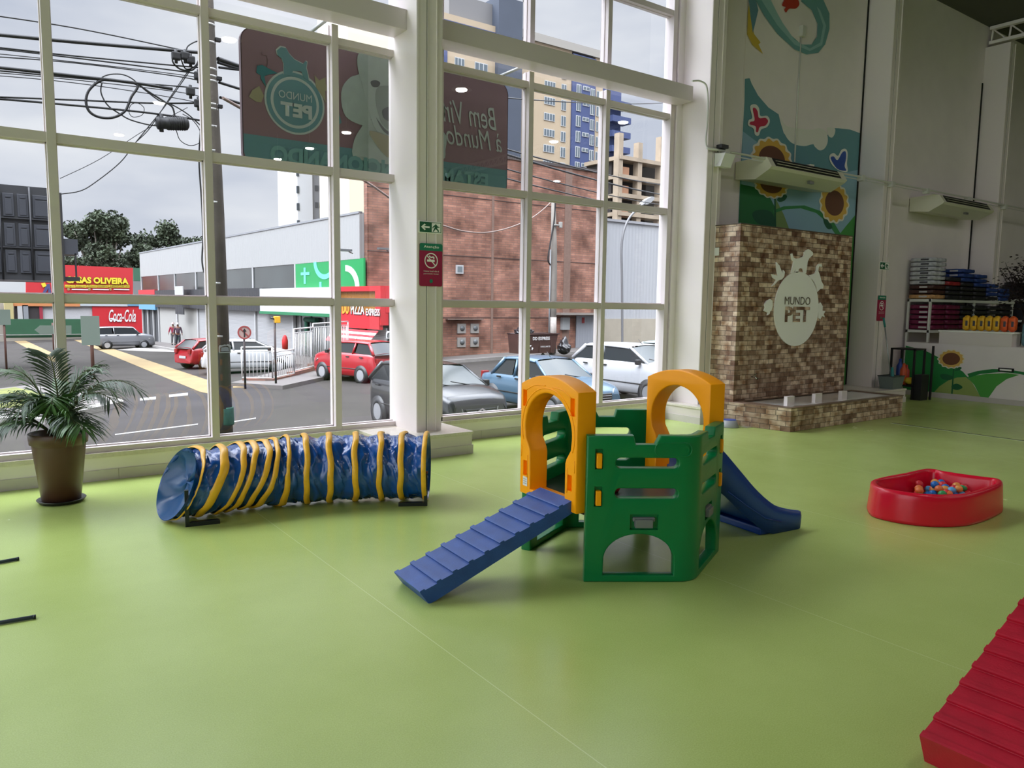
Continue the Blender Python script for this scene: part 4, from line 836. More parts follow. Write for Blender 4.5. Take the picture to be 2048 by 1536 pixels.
# mop bucket, mop, black rack
mb_ = thing('mop_bucket', 'grey mop bucket on the step beside the far column', 'bucket', (14.26, 7.36, .264)); c_ = Vector((14.27, 7.36, .264))
MB().prism([c_+Vector(p) for p in ((-.19, -.13, 0), (.19, -.13, 0), (.19, .13, 0), (-.19, .13, 0))], (0, 0, .004)).add([c_+Vector(p) for p in ((-.17, -.12, 0), (.17, -.12, 0), (.17, .12, 0), (-.17, .12, 0), (-.21, -.15, .24), (.21, -.15, .24), (.21, .15, .24), (-.21, .15, .24))], [(0, 1, 5, 4), (1, 2, 6, 5), (2, 3, 7, 6), (3, 0, 4, 7)]).build('tub', mat('grey_bucket', (104, 116, 112), .45), mb_)
MB().tube([c_+Vector(p) for p in ((-.21, -.15, .24), (.21, -.15, .24), (.21, .15, .24), (-.21, .15, .24))], .012, 6, closed=True).build('rim', mat('dark_rim', (50, 60, 58), .5), mb_)
mp_ = thing('mop', 'mop with teal handle grip standing in the grey bucket', 'mop', c_+Vector((.02, .05, 0)))
MB().tube([c_+Vector((.05, .02, .12)), c_+Vector((-.05, .16, 1.16))], .011).build('handle', mat('steel_pole', (170, 176, 176), .3, .7), mp_); MB().tube([c_+Vector((-.05, .16, 1.16)), c_+Vector((-.07, .19, 1.34))], .019).build('grip', mat('teal_grip', (40, 130, 124), .5), mp_); MB().tube([c_+Vector((.06, .0, .03)), c_+Vector((.05, .02, .4))], [.05, .02]).build('mop_head', mat('teal_grip', (40, 130, 124), .5), mp_)
rk = thing('black_rack', 'black metal trolley rack holding cleaning bottles beside the counter end', 'rack', (15.2, 7.5, 0)); BK = mat('black_powder_coat', (16, 16, 18), .5)
for (x, y, h) in ((15.0, 7.75, 1.0), (15.0, 7.3, 1.0), (15.4, 7.75, 1.0), (15.35, 7.12, 1.06), (15.4, 7.3, 1.0)): MB().box((x, y, 0), (x+.035, y+.035, h)).build('upright', BK, rk)
for z in (.25, .97): MB().box((15.0, 7.3, z), (15.43, 7.78, z+.03)).build('tray', BK, rk)
MB().box((15.02, 7.15, .0), (15.3, 7.30, .5)).build('black_bin', BK, rk)
for lab, x, y, c, h in (('orange cleaning bottle standing on the black rack', 15.1, 7.55, (206, 84, 40), .42), ('blue cleaning bottle standing on the black rack', 15.2, 7.68, (30, 60, 140), .5), ('red cleaning bottle standing on the black rack', 15.3, 7.6, (180, 50, 40), .38)):
    o = MB().lathe([(0, 0), (.06, 0), (.065, .02), (.065, h*.7), (.03, h*.85), (.025, h), (0, h)], (x, y, .28), 16).build('cleaning_bottle', mat('bottle_%d' % c[0], c, .4), None, lab, 'bottle', 'bottles on the black rack')
MB().lathe([(0, 0), (.05, 0), (.11, .03), (.12, .08), (.08, .13), (0, .14)], (15.14, 7.42, .29), 16).build('yellow_cloth_heap', mat('yellow_cloth', (226, 196, 50), .8), None, 'yellow cloth bundled on the black rack', 'cloth')
MB().box((13.0, 7.60, .264), (13.02, 7.72, 1.05)).box((12.93, 7.63, 1.04), (13.14, 7.67, 1.06)).tube([(13.0, 7.66, .27), (12.9, 7.66, 1.0)], .01).build('floor_squeegee', GALV, None, 'metal squeegee leaning against the far column behind the basin', 'squeegee')
MB().box((12.72, 7.7, .264), (12.78, 7.76, 1.15)).build('dark_broom_pole', BK, None, 'dark pole leaning in the gap right of the tiled tower', 'pole')
# ================================================================== THE STREET
ASP = ext('asphalt', (144, 137, 132), .95, k=.30, spec=.1, var=.12, vs=.6, bump=.3, bs=30); PAV = ext('pavement', (176, 166, 160), .9, k=.46, var=.1, vs=1.2); KERB = ext('white_kerb', (206, 200, 194), .8, k=.7, var=.1, vs=4)
YLW = ext('yellow_road_paint', (190, 160, 100), .8, k=.72, var=.15, vs=1.5); RW = ext('white_road_paint', (205, 202, 198), .8, k=.75, var=.1, vs=2)
def gp(x, y, h=0.): return Vector((x, y, gz(x, y)+h))
def gpoly(name, pts, h, m, hb=-.03, parent=None, **k):
    lo = [gp(x, y, hb) for x, y in pts]; hi = [gp(x, y, h) for x, y in pts]; mb = MB(); n = len(pts); mb.v = lo+hi
    for t_ in tessellate_polygon([lo]): mb.f.append(tuple(t_)); mb.f.append(tuple(i+n for i in t_)); mb.sm += [False, False]
    for i in range(n): mb.f.append((i, (i+1) % n, (i+1) % n+n, i+n)); mb.sm.append(False)
    return mb.build(name, m, parent, **k)
def G2(*pts): return [tuple(onG(*p)[:2]) for p in pts]
gpoly('street', [(-90, 8.9), (130, 8.9), (160, 150), (-90, 150)], 0, ASP, -.4, kind='structure')
gpoly('near_sidewalk', [(-60, 8.6), (70, 8.6), (70, 11.2), (-60, 11.2)], .14, PAV, -.3, kind='structure')
gpoly('far_sidewalk', [(15.0, 31.3), (90, 30.6), (90, 34.8), (15.0, 33.9)], .15, PAV, kind='structure'); gpoly('far_kerb', [(14.6, 31.15), (90, 30.45), (90, 30.62), (14.6, 31.32)], .16, KERB, kind='structure')
gpoly('shop_sidewalk', [(8.9, 25.9), (14.9, 31.2), (15.6, 33.6), (13.6, 85), (12.6, 85), (12.2, 55), (13.0, 34.8), (7.9, 28.6)], .14, PAV, kind='structure')
gpoly('shop_kerb', [(12.1, 55), (12.45, 85), (12.25, 85), (11.9, 55)], .15, KERB, kind='structure')
gpoly('corner_island', G2((-60, 790), (60, 776), (235, 800), (243, 806), (90, 842), (-60, 836)), .12, PAV, kind='structure'); gpoly('island_kerb', G2((243, 806), (90, 840), (-60, 838), (-60, 846), (90, 849), (248, 812)), .15, KERB, kind='structure')
gr = gpoly('grass_verge', G2((-60, 795), (30, 782), (95, 796), (60, 822), (-60, 828)), .14, ext('grass', (150, 156, 60), .9, k=.7, var=.4, vs=3), kind='structure')
def paint(lab, pts, m, g=None): return gpoly('road_marking', pts, .012, m, -.01, label=lab, cat='road marking', group=g)
paint('wide faded yellow band crossing the car park towards the concrete pole', G2((148, 680), (172, 680), (420, 762), (420, 788), (400, 784)), YLW)
paint('faded yellow band on the road at the far left behind the palm', G2((24, 680), (48, 680), (118, 712), (122, 730), (90, 716)), YLW)
paint('thin white lane line on the road below the car park', G2((230, 869), (396, 848), (396, 850), (230, 871)), RW); paint('short thin white lane line right of the concrete pole', G2((468, 843), (512, 836), (512, 838), (468, 845)), RW)
for lab, p in (('first faded white dash at the car park entrance, nearest the kerb', ((280, 797), (312, 794), (312, 799), (280, 802))), ('second faded white dash at the car park entrance', ((338, 790), (376, 786), (376, 791), (338, 795)))): paint(lab, G2(*p), RW)
paint('pale concrete strip across the car park in front of the grey car', G2((236, 700), (270, 696), (400, 700), (390, 705), (300, 703)), KERB)
paint('yellow kerb edge at the foot of the white railing', G2((466, 766), (491, 766), (491, 775), (466, 776)), YLW)

# --- brick building
BRK_ = brickmat('outdoor_red_brick', (186, 134, 112), (152, 106, 90), (134, 110, 98), .52, .12, .012, k=EK*1.85, rough=.9, blot=(.8, (150, 138, 128), .35, .7), bump=.2)
bb = thing('brick_building', 'long red brick building across the street behind the parked cars', 'building', (23, 36, -1.4))
MB().box((15.75, 33.6, -1.6), (30.7, 33.95, 9.5)).box((24.0, 33.9, -1.6), (30.7, 46, 9.4)).build('brick_wall', BRK_, bb)
MB().box((15.7, 33.55, 9.45), (30.75, 34.0, 9.6)).build('coping', ext('dark_cap', (96, 84, 80)), bb)
for z in (4.19, 1.02, 7.2): MB().box((15.75, 33.585, z), (30.7, 33.61, z+.035)).build('joint_line', ext('joint_brown', (86, 62, 54)), bb)
for a, b_ in ((27.9, 28.4), (22.9, 23.05)): MB().box((a, 33.58, gz(a, 33.6)), (b_, 33.6, 9.4)).build('grey_pilaster_band', ext('dusty_brick', (160, 128, 112), var=.1), bb)
w_ = MB().box((20.68, 33.52, 3.30), (21.12, 33.6, 3.74)).build('small_window', ext('white_frame', (225, 226, 226)), bb); MB().box((20.75, 33.515, 3.37), (21.05, 33.525, 3.67)).build('pane', ext('grey_glass', (140, 152, 156), .3), w_)
MB().box((20.1, 33.35, .93), (22.3, 33.6, .98)).build('meter_canopy', ext('brown_slab', (150, 128, 116)), bb)
for x in (20.78, 21.6):
    for z in (.22, -.5): m_ = MB().box((x, 33.54, z), (x+.52, 33.6, z+.5)).build('meter_box', ext('grey_meter', (190, 184, 176)), bb); MB().lathe([(.0, 0), (.14, 0), (.14, .02), (0, .03)], (x+.3, 33.54, z+.26), 16, Matrix.Rotation(PI/2, 4, 'X')).build('dial', ext('dial_grey', (130, 134, 136), .4), m_)
MB().box((27.3, 33.0, 1.2), (30.5, 33.6, 1.32)).build('door_canopy', ext('concrete_slab', (176, 166, 156)), bb)
MB().box((28.9, 33.52, -.9), (30.6, 33.6, 1.15)).build('grey_gate', ribmat('outdoor_grey_gate', (186, 190, 198), .2, EK), bb); MB().box((27.75, 33.4, .35), (28.3, 33.6, 1.05)).build('meter_cabinet', ext('cabinet_grey', (196, 200, 200)), bb); MB().box((29.3, 33.5, .72), (29.5, 33.52, 1.05)).build('warning_label', ext('label_red', (180, 60, 60)), bb)
for x in (18.9, 16.9):
    pass
# brick tower side near the shops is the same wall; floodlights on it
for lab, q in (('small floodlight on the brick wall above the green panel, left one', (690, 503)), ('small floodlight on the brick wall beside the white pillar, right one', (766, 500))):
    Y = 33.3; p = onY(q[0], q[1], Y); f_ = thing('facade_floodlight', lab, 'lamp', p); MB().box((p.x-.32, Y-.25, p.z), (p.x+.25, Y, p.z+.10)).build('head', ext('floodlight_grey', (120, 124, 126), .4), f_); MB().tube([(p.x+.2, Y, p.z), (p.x+.5, Y+.28, p.z-.05)], .03).build('arm', ext('floodlight_grey', (120, 124, 126)), f_)
# --- grey corrugated warehouse to the right
RIB = ribmat('outdoor_white_corrugated', (206, 208, 212), .28, EK*1.2); RIB2 = ribmat('outdoor_offwhite_corrugated', (206, 206, 204), .30, EK*1.0)
wh = thing('corrugated_warehouse', 'pale corrugated metal warehouse with beige base right of the brick building', 'building', (45, 38, -1))
MB().box((30.75, 34.3, .96), (70, 48, 6.9)).build('corrugated_wall', RIB, wh); MB().box((30.75, 34.2, -1.5), (70, 48, .96)).build('beige_base', ext('beige_render', (206, 196, 176), k=1.1, var=.05, vs=2), wh); MB().box((30.75, 34.2, 6.85), (70, 34.35, 7.0)).build('roof_edge', ext('pale_trim', (200, 200, 204)), wh)

# --- row of shops receding to the left (facade line F)
sp = thing('shop_row', 'long white corrugated shop building receding to the left down the street', 'building', F(20, -4, -2))
def fbox(nm, m, u0, u1, z0, z1, off=0., dep=.2, par=None):
    vs = [F(u, o, z) for z in (z0, z1) for u, o in ((u0, off), (u1, off), (u1, off-dep), (u0, off-dep))]
    return MB().add(vs, [(0, 1, 2, 3), (4, 5, 6, 7), (0, 1, 5, 4), (1, 2, 6, 5), (2, 3, 7, 6), (3, 0, 4, 7)]).build(nm, m, par or sp)
fbox('corrugated_fascia', RIB2, .38, 44.3, 3.84, 6.03, .06, 8); fbox('roof_edge', ext('grey_gutter', (176, 178, 182)), .38, 44.4, 5.98, 6.08, .1, .2); fbox('rear_volume', ext('grey_render', (170, 170, 168)), .38, 44.2, -2.6, 3.85, -.12, 8)
DG = ext('dark_shop_glass', (60, 68, 68), .2, var=.3, vs=.5); WP = ext('white_post', (226, 226, 226))
fbox('window_strip', DG, 8.2, 44.2, 2.52, 3.86, .0, .12)
for u in (8.2, 14.9, 21.6, 27.0, 32.8, 38.0, 44.1): fbox('white_mullion', WP, u-.09, u+.09, 2.5, 3.86, .06, .1)
GRN = ext('bright_green_panel', (12, 168, 88), .45, k=1.25); fbox('green_painted_panel', GRN, .0, 8.15, 2.46, 3.86, .05, .1)
def fpt(u, z, off): return F(u, off, z)
MINT = ext('mint_shape', (120, 236, 216), k=1.3); PALE = ext('pale_green_shape', (214, 246, 220), k=1.3)
V_ = UZ; Uf = -FD
MB().prism([fpt(u, z, .06) for u, z in ((6.95, 3.6), (6.7, 3.6), (6.7, 3.35), (6.2, 3.35), (6.2, 3.2), (6.7, 3.2), (6.7, 2.72), (6.95, 2.72), (6.95, 3.2), (7.35, 3.2), (7.35, 3.35), (6.95, 3.35))], FN*.01).build('mint_cross', MINT, sp)
MB().prism([fpt(4.3-1.35*math.cos(t_), 3.86+(-.93)*math.sin(t_), .06) for t_ in [PI*i/20 for i in range(21)]]+[fpt(4.3+1.0*math.cos(t_), 3.86-.68*math.sin(t_), .06) for t_ in [PI*i/20 for i in range(21)]], FN*.01).build('mint_curve', MINT, sp)
MB().prism([fpt(1.85-1.25*math.sin(t_)+.2, 2.47+1.08*math.cos(t_), .06) if False else fpt(1.9-1.5*math.sin(t_), 2.46+1.12*math.cos(t_), .06) for t_ in [PI/2*i/14 for i in range(15)]]+[fpt(1.9-1.05*math.sin(t_), 2.46+.82*math.cos(t_), .06) for t_ in [PI/2*(1-i/14) for i in range(15)]], FN*.01).build('pale_curve', PALE, sp)
fbox('mint_bar', MINT, 4.7, 4.95, 2.47, 2.8, .07, .02)
BLKF = ribmat('outdoor_black_fascia', (50, 52, 58), .3, EK); fbox('black_fascia', BLKF, 12.55, 38.2, 1.12, 2.55, .3, .4); fbox('white_fascia', ext('white_fascia', (226, 228, 226), k=1.2), 2.4, 12.5, 1.15, 2.50, .5, .6); fbox('green_edge', ext('green_edge', (40, 150, 96)), 2.4, 12.5, 1.0, 1.16, .55, .6)
SHU = brickmat('outdoor_roller_shutter', (204, 204, 204), (196, 196, 197), (170, 170, 172), 40, .085, .012, k=EK*1.15, rough=.5, bump=.5, offset=0)
for a, b_ in ((8.7, 14.3), (14.7, 21.3), (21.7, 26.5), (26.8, 32.1), (32.4, 37.9)): fbox('roller_shutter', SHU if a < 26 else ext('plain_shutter', (206, 204, 198)), a, b_, -2.2, 1.15, .02, .1)
for u in (8.5, 14.5, 21.5, 26.6, 32.25, 38.1): fbox('white_column', WP, u-.1, u+.1, -2.3, 1.15, .12, .15)
fbox('red_fascia', ext('red_fascia', (222, 40, 52), k=1.1), 38.3, 44.2, 2.1, 2.62, .3, .3); fbox('light_blue_band', ext('light_blue', (120, 186, 226)), 38.3, 44.2, .85, 1.3, .3, .3); fbox('dark_recess', ext('dark_doorway', (70, 72, 76)), 38.3, 44.2, -2.4, .85, -.1, .1); 
for u in (40.2, 42.2, 44.1): fbox('white_column', WP, u-.12, u+.12, -2.4, .85, .06, .12)
fbox('glass_door', DG, 2.6, 7.6, -1.2, .96, .0, .1)
for u in (2.6, 4.4, 6.2, 7.6): fbox('door_frame', WP, u-.06, u+.06, -1.25, .96, .05, .08)
MB().tube([F(6.6, .1, z) for z in (-1.1, -.2, .5, .75)], .12).tube([F(u, .12, .78) for u in (6.7, 5.9, 5.2)], .14).build('green_garland', ext('garland_green', (20, 96, 70), .9, var=.4, vs=6), sp)
us, _ = 33.8, 0
sg = thing('hanging_sign', 'white sign projecting from the black fascia of the shops', 'sign', F(32.5, .8, 2)); 
pa_, pb_ = onF(349, 574, .8), onF(366, 590, .8)
fbox('white_board', WP, min(pa_[0], pb_[0]), max(pa_[0], pb_[0]), 1.55, 2.8, .8, .06, sg); fbox('lower_dark_board', BLKF, min(pa_[0], pb_[0]), max(pa_[0], pb_[0]), .65, 1.2, .8, .06, sg)
# pizza shop box at the brick corner
pz_ = thing('pizza_shop_front', 'red pizza shop front with striped awning and lettered sign at the brick corner', 'shop front', F(0, 1, -1.2)); RDF = ext('shop_red', (226, 22, 40), k=1.2); OCH = ribmat('outdoor_ochre_slats', (190, 126, 40), .12, EK*1.1)
fbox('red_frame', RDF, -2.0, 2.45, 2.28, 2.52, .25, 3.2, pz_); fbox('red_frame', RDF, -2.02, -1.5, .72, 2.3, .25, 3.2, pz_); fbox('ochre_slat_board', OCH, -1.55, 2.45, .9, 2.3, .1, .3, pz_); fbox('sign_board', RDF, -1.95, 2.45, .52, 1.30, .3, .2, pz_)
fbox('red_side_box', RDF, -2.04, .0, 1.3, 2.5, .0, 3.0, pz_)
pw = [onF(x, y, .32) for x, y in ((702, 609), (729, 629), (732, 617), (760, 632), (684, 607), (698, 628))]
def ftext(s, q0, q1, m, off=.32, **k):
    return text(s, F(q0[0], off, q1[1]), -FD, UZ, q0[0]-q1[0], q0[1]-q1[1], m, nrm=FN, parent=pz_, **k)
WT = ext('sign_white', (240, 240, 238), k=1.4); BT = ext('sign_black', (20, 20, 22))
for s_, a, b_ in (('PIZZA', pw[0], pw[1]), ('EXPRESS', pw[2], pw[3])):
    ftext(s_, (a[0]-.04, a[1]-.03), (b_[0]-.04, b_[1]-.03), BT, .315, bold=.01, name='letter_shadow'); ftext(s_, a, b_, WT, .33, bold=.02)
ftext('DU', pw[4], pw[5], ext('sign_orange', (250, 170, 40), k=1.3), .33, bold=.05)
for k in range(6):
    z = .46-k*.10; mb = MB(); mb.prism([F(-1.95, .35+k*.10, z), F(-1.95, .35+(k+1)*.10, z-.10), F(-1.95, .33+(k+1)*.10, z-.12), F(-1.95, .33+k*.10, z-.02)], FD*4.4); mb.build('awning_stripe', RDF if k % 2 == 0 or k > 3 else WT, pz_)
fbox('orange_column', ext('orange_column', (206, 110, 40)), .0, .55, -1.3, .6, .0, .2, pz_); fbox('shop_glass', DG, .6, 2.5, -1.3, .6, -.1, .1, pz_); fbox('closed_shutter', SHU, -1.9, -.05, -1.3, .6, -.1, .1, pz_)
MB().box((15.85, 31.55, -1.35), (18.3, 33.55, 1.32)).build('black_side_wall', ext('matt_black', (28, 28, 32), .5), pz_)
ps = thing('street_poster', 'pale poster with torn top edge stuck on the black side wall of the pizza shop', 'poster', onY(782, 680, 31.5))
def poster(par, Y, x0, y0, x1, y1, m=WT):
    a = onY(x0, y1, Y); b_ = onY(x1, y0, Y); w = b_.x-a.x; h = b_.z-a.z; S = lambda l: [Vector((a.x+w*p, Y-.01, a.z+h*q)) for p, q in l]
    MB().holed([S([(0, 0), (1, 0), (1, .78), (.9, .95), (.74, 1), (.68, .9), (.5, .96), (.3, .88), (.1, .9), (0, .7)]), S([(.08, .1), (.92, .1), (.9, .66), (.7, .82), (.3, .74), (.1, .6)])], (0, .01, 0)).build('paper_border', m, par)
    MB().prism(S([(.14, .18), (.86, .18), (.8, .6), (.6, .7), (.2, .6)]), (0, .008, 0)).build('grey_print', ext('print_mid_grey', (150, 156, 156)), par)
poster(ps, 31.5, 772, 660, 798, 677)
# --- railings and access ramp
RL = ext('white_railing', (236, 236, 234), .4, k=1.3); RB = brickmat('outdoor_ramp_brick', (170, 110, 88), (150, 96, 78), (120, 90, 78), .25, .09, .01, k=EK, bump=.2)
rg = thing('ramp_railing', 'white tubular railing around the shop access ramp behind the road sign', 'railing', gp(10, 29))
segs = [((8.45, 29.1), (9.25, 28.0), .25, 1.15), ((9.25, 28.0), (10.55, 29.3), .25, .95), ((10.55, 29.3), (12.0, 31.0), .35, 1.65), ((12.0, 31.0), (14.6, 33.3), .55, 1.6)]
for (a, b_, h0, h1) in segs:
    A = gp(*a); B = gp(*b_); d = B-A; n_ = max(6, int(d.length/.16)); mb = MB()
    mb.tube([A+UZ*h0, B+UZ*h0], .025, 6).tube([A+UZ*(h0+h1), B+UZ*(h0+h1)], .03, 6).tube([A+UZ*(h0+h1-.16), B+UZ*(h0+h1-.16)], .02, 6)
    mb.build('rail', RL, rg); mb = MB()
    for i in range(n_+1): p = A+d*(i/n_); mb.tube([p+UZ*h0, p+UZ*(h0+h1-(.0 if i in (0, n_) else .16))], .03 if i in (0, n_) else .016, 5)
    mb.build('balusters', RL, rg); nn = Vector((-d.y, d.x, 0)).normalized()*.3
    MB().prism([A-UZ*.2, A+UZ*h0*.8, B+UZ*h0*.8, B-UZ*.2], nn).build('brick_kerb_wall', RB, rg)
rw = MB().lathe([(0, 0), (.16, 0), (.17, .5), (.12, .7), (.06, .8), (0, .82)], F(8.2, .7, gz(15, 41)+.5), 12).build('red_hydrant', RDF, None, 'small red hydrant at the head of the white railing', 'hydrant')

# --- parked vehicles
TYRE = ext('tyre', (34, 34, 36), .8, k=1.2); RIM = mat('alloy_wheel', (190, 192, 196), .3, .8); CG = ext('car_glass', (84, 98, 100), .12, k=.6, spec=.3); CG2 = ext('car_glass_dark', (40, 46, 50), .1, k=.8, spec=.35); CHR = mat('chrome', (220, 220, 220), .12, 1)
LAMPG = ext('headlamp_glass', (214, 216, 208), .12, k=1.2, metal=.2); TAIL = ext('tail_lamp', (170, 20, 24), .2); BLK = ext('black_trim', (26, 26, 28), .5, k=1.)
def car(name, label, c, loc, rz, L_, Wd, H_, kind='hatch', glass=None, lab_extra=None, metal=.3):
    """x forward, y left, z up; built with side profile, tumblehome, wheels and trim"""
    M_ = Matrix.Translation(loc) @ Matrix.Rotation(rz, 4, 'Z'); PA = mat('paint_'+name+'_%d_%d_%d' % c, c, .25, metal, k=EK*1.0, coat=.35)
    t_ = thing(name, label, 'car', loc); glass = glass or CG2
    hl = L_/2; hw = Wd/2; belt = H_*.62; sill_ = .22
    if kind == 'hatch': P = dict(hood0=.60, hood1=.70, cowl=hl-L_*.235, wtop=hl-L_*.43, rtop=-hl+L_*.13, rbelt=-hl+.06, tail=.62)
    elif kind == 'sedan': P = dict(hood0=.56, hood1=.66, cowl=hl-L_*.26, wtop=hl-L_*.42, rtop=-hl+L_*.26, rbelt=-hl+L_*.15, tail=.66)
    else: P = dict(hood0=.60, hood1=.66, cowl=hl-L_*.25, wtop=hl-L_*.36, rtop=-hl+L_*.07, rbelt=-hl+.04, tail=.62)
    def zb(x):   # shoulder height
        if x > P['cowl']: f = (x-P['cowl'])/(hl-P['cowl']); return H_*(P['hood1']-(P['hood1']-P['hood0']+.04)*f**1.6) - (.10*max(0, (f-.8)/.2)**2)
        return H_*(P['hood1']-.01*(P['cowl']-x)/hl*0) if x > P['rbelt'] else H_*(P['hood1']-.02) - .05*((P['rbelt']-x)/max(.01, P['rbelt']+hl))**2
    def hwid(x):
        f = abs(x)/hl; return hw*(1-.05*f**2-.15*max(0, (f-.80)/.2)**2)
    xs = [hl-L_*i/44 for i in range(45)]; body = MB(); ring = 0
    for x in xs:
        w = hwid(x); z1 = zb(x); f = abs(x)/hl; zl = sill_+(.06 if f > .93 else 0); bul = .03*(1-f**4); e = 1-.0*f
        sec = [(0, zl), (w*.9, zl), (w-.03, zl+.06), (w, zl+.22), (w+.0, z1-.28), (w-.012, z1-.12), (w-.05, z1-.02), (w*.86, z1+.012), (w*.5, z1+.025+bul), (0, z1+.032+bul)]
        sec = sec + [(-y, z) for y, z in reversed(sec[1:-1])]; ring = len(sec); nose = .055*max(0, (f-.9)/.1)**2
        for y, z in sec: body.v.append(M_ @ Vector((x - (math.copysign(.10, x)*(max(0, (z-.55)/.3))**2 if f > .96 else 0), y, z)))
    for i in range(44):
        for j in range(ring): body.f.append((i*ring+j, i*ring+(j+1) % ring, (i+1)*ring+(j+1) % ring, (i+1)*ring+j)); body.sm.append(True)
    body.f += [tuple(range(ring)), tuple(44*ring+j for j in range(ring))]; body.sm += [False]*2
    body.build('body', PA, t_)
    # greenhouse: pillars and roof
    rw_ = hw*.74; br_ = hw*.93; zr = H_-.03; zbel = H_*P['hood1']-.02
    def rf(x):   # roof height
        a, b_ = P['wtop'], P['rtop']; m_ = (a+b_)/2; return zr+.03*(1-((x-m_)/(a-m_))**2)
    rx = [P['wtop']+(P['rtop']-P['wtop'])*i/10 for i in range(11)]; roof = MB()
    for x in rx:
        for y, z in ((rw_, -.075), (rw_*.97, -.03), (rw_*.8, 0), (0, .02), (-rw_*.8, 0), (-rw_*.97, -.03), (-rw_, -.075)): roof.v.append(M_ @ Vector((x, y, rf(x)+z)))
    for i in range(10):
        for j in range(6): roof.f.append((i*7+j, i*7+j+1, (i+1)*7+j+1, (i+1)*7+j)); roof.sm.append(True)
    def bar(a, b_, r=.035): roof.tube([M_ @ Vector(a), M_ @ Vector(b_)], r, 6)
    for s_ in (-1, 1):
        bar((P['cowl']+.02, s_*br_*.94, zbel), (P['wtop'], s_*rw_*.97, zr-.04), .036); bar((P['rbelt']+.04, s_*br_*.94, zbel), (P['rtop'], s_*rw_*.97, zr-.05), .06 if kind != 'suv' else .09)
        xm = (P['cowl']*.35+P['rbelt']*.65)+.12; bar((xm+.1, s_*br_*.97, zbel), (xm+.05, s_*rw_*1.0, zr-.05), .04)
        roof.tube([M_ @ Vector((x, s_*rw_, rf(x)-.06)) for x in rx], .03, 6)
    roof.build('roof', PA, t_)
    g = MB(); Q = lambda x, y, z: M_ @ Vector((x, y, z)); e_ = .012
    g.add([Q(P['cowl']+.03, br_*.93, zbel+.02), Q(P['cowl']+.09, 0, zbel+.04), Q(P['cowl']+.03, -br_*.93, zbel+.02), Q(P['wtop'], -rw_*.97, zr-.04), Q(P['wtop']+.03, 0, zr), Q(P['wtop'], rw_*.97, zr-.04)], [(0, 1, 4, 5), (1, 2, 3, 4)], True).build('windscreen', CG, t_)
    MB().add([Q(P['rbelt']+.02, br_*.9, zbel), Q(P['rbelt']-.02, 0, zbel), Q(P['rbelt']+.02, -br_*.9, zbel), Q(P['rtop'], -rw_*.95, zr-.06), Q(P['rtop']-.03, 0, zr-.02), Q(P['rtop'], rw_*.95, zr-.06)], [(0, 1, 4, 5), (1, 2, 3, 4)], True).build('rear_window', glass, t_)
    xm = (P['cowl']*.35+P['rbelt']*.65)+.17
    for s_ in (-1, 1):
        MB().add([Q(P['cowl']-.02, s_*br_*.955, zbel), Q(xm, s_*br_*.955, zbel), Q(xm-.03, s_*rw_*.985, zr-.07), Q(P['wtop']-.02, s_*rw_*.985, zr-.07)], [(0, 1, 2, 3)]).add([Q(xm-.08, s_*br_*.955, zbel), Q(P['rbelt']+.12, s_*br_*.955, zbel), Q(P['rtop']+.06, s_*rw_*.985, zr-.08), Q(xm-.11, s_*rw_*.985, zr-.07)], [(0, 1, 2, 3)]).build('side_window', glass, t_)
        m2 = MB().cbox((P['cowl']-.30, s_*(hw+.03)-.07, zbel-.02), (P['cowl']-.16, s_*(hw+.03)+.07, zbel+.12), .03, M_); m2.build('wing_mirror', BLK, t_)
        for x in (xm+.18, xm-.62): MB().cbox((x, s_*(hw+.004)-.015, belt-.02), (x+.17, s_*(hw+.004)+.015, belt+.02), .008, M_).build('door_handle', BLK, t_)
        MB().tube([Q(hl*.62, s_*(hw+.003), .52), Q(-hl*.62, s_*(hw+.003), .52)], .015, 5).build('side_rub_strip', BLK, t_)
        hx = hl-.06; MB().prism(smooth([Q(hx-.02, s_*hw*.52, .60), Q(hx-.30, s_*hw*.95, .68), Q(hx-.44, s_*hw*.965, .80), Q(hx-.20, s_*hw*.80, .80), Q(hx-.03, s_*hw*.55, .74)], 3), (M_.to_3x3() @ Vector((.035, s_*.02, .0)))).build('headlamp', LAMPG, t_)
        MB().cbox((-hl-.015, s_*hw*.66-.10, .74), (-hl+.10, s_*hw*.66+.10, .94), .02, M_).build('tail_lamp', TAIL, t_)
        for xw in (hl-L_*.20, -hl+L_*.19):
            wm = M_ @ Matrix.Translation((xw, s_*(hw-.20), .305)) @ Matrix.Rotation(-s_*PI/2, 4, 'X'); wh_ = MB()
            MB().lathe([(0, .01), (.37, .01), (.37, .213), (0, .213)], (0, 0, 0), 28, wm).build('wheel_arch', BLK, t_)
            tw_ = MB().lathe([(0, .16), (.19, .16)], (0, 0, 0), 28, wm).lathe([(.19, .02), (.285, .02), (.305, .05), (.305, .17), (.285, .225), (.20, .225), (.19, .19)], (0, 0, 0), 28, wm).build('wheel', TYRE, t_)
            rm = MB().lathe([(0, .205), (.05, .215), (.05, .19)], (0, 0, 0), 16, wm).lathe([(.16, .20), (.195, .226), (.205, .226)], (0, 0, 0), 24, wm)
            for k in range(6):
                a = k*PI/3; rm.add([wm @ Vector((.03*math.cos(a+1.57)+.02*math.cos(a), .03*math.sin(a+1.57)+.02*math.sin(a), .215)), wm @ Vector((-.03*math.cos(a+1.57)+.02*math.cos(a), -.03*math.sin(a+1.57)+.02*math.sin(a), .215)), wm @ Vector((-.025*math.cos(a+1.57)+.19*math.cos(a), -.025*math.sin(a+1.57)+.19*math.sin(a), .222)), wm @ Vector((.025*math.cos(a+1.57)+.19*math.cos(a), .025*math.sin(a+1.57)+.19*math.sin(a), .222))], [(0, 1, 2, 3)])
            rm.build('rim', RIM, tw_)
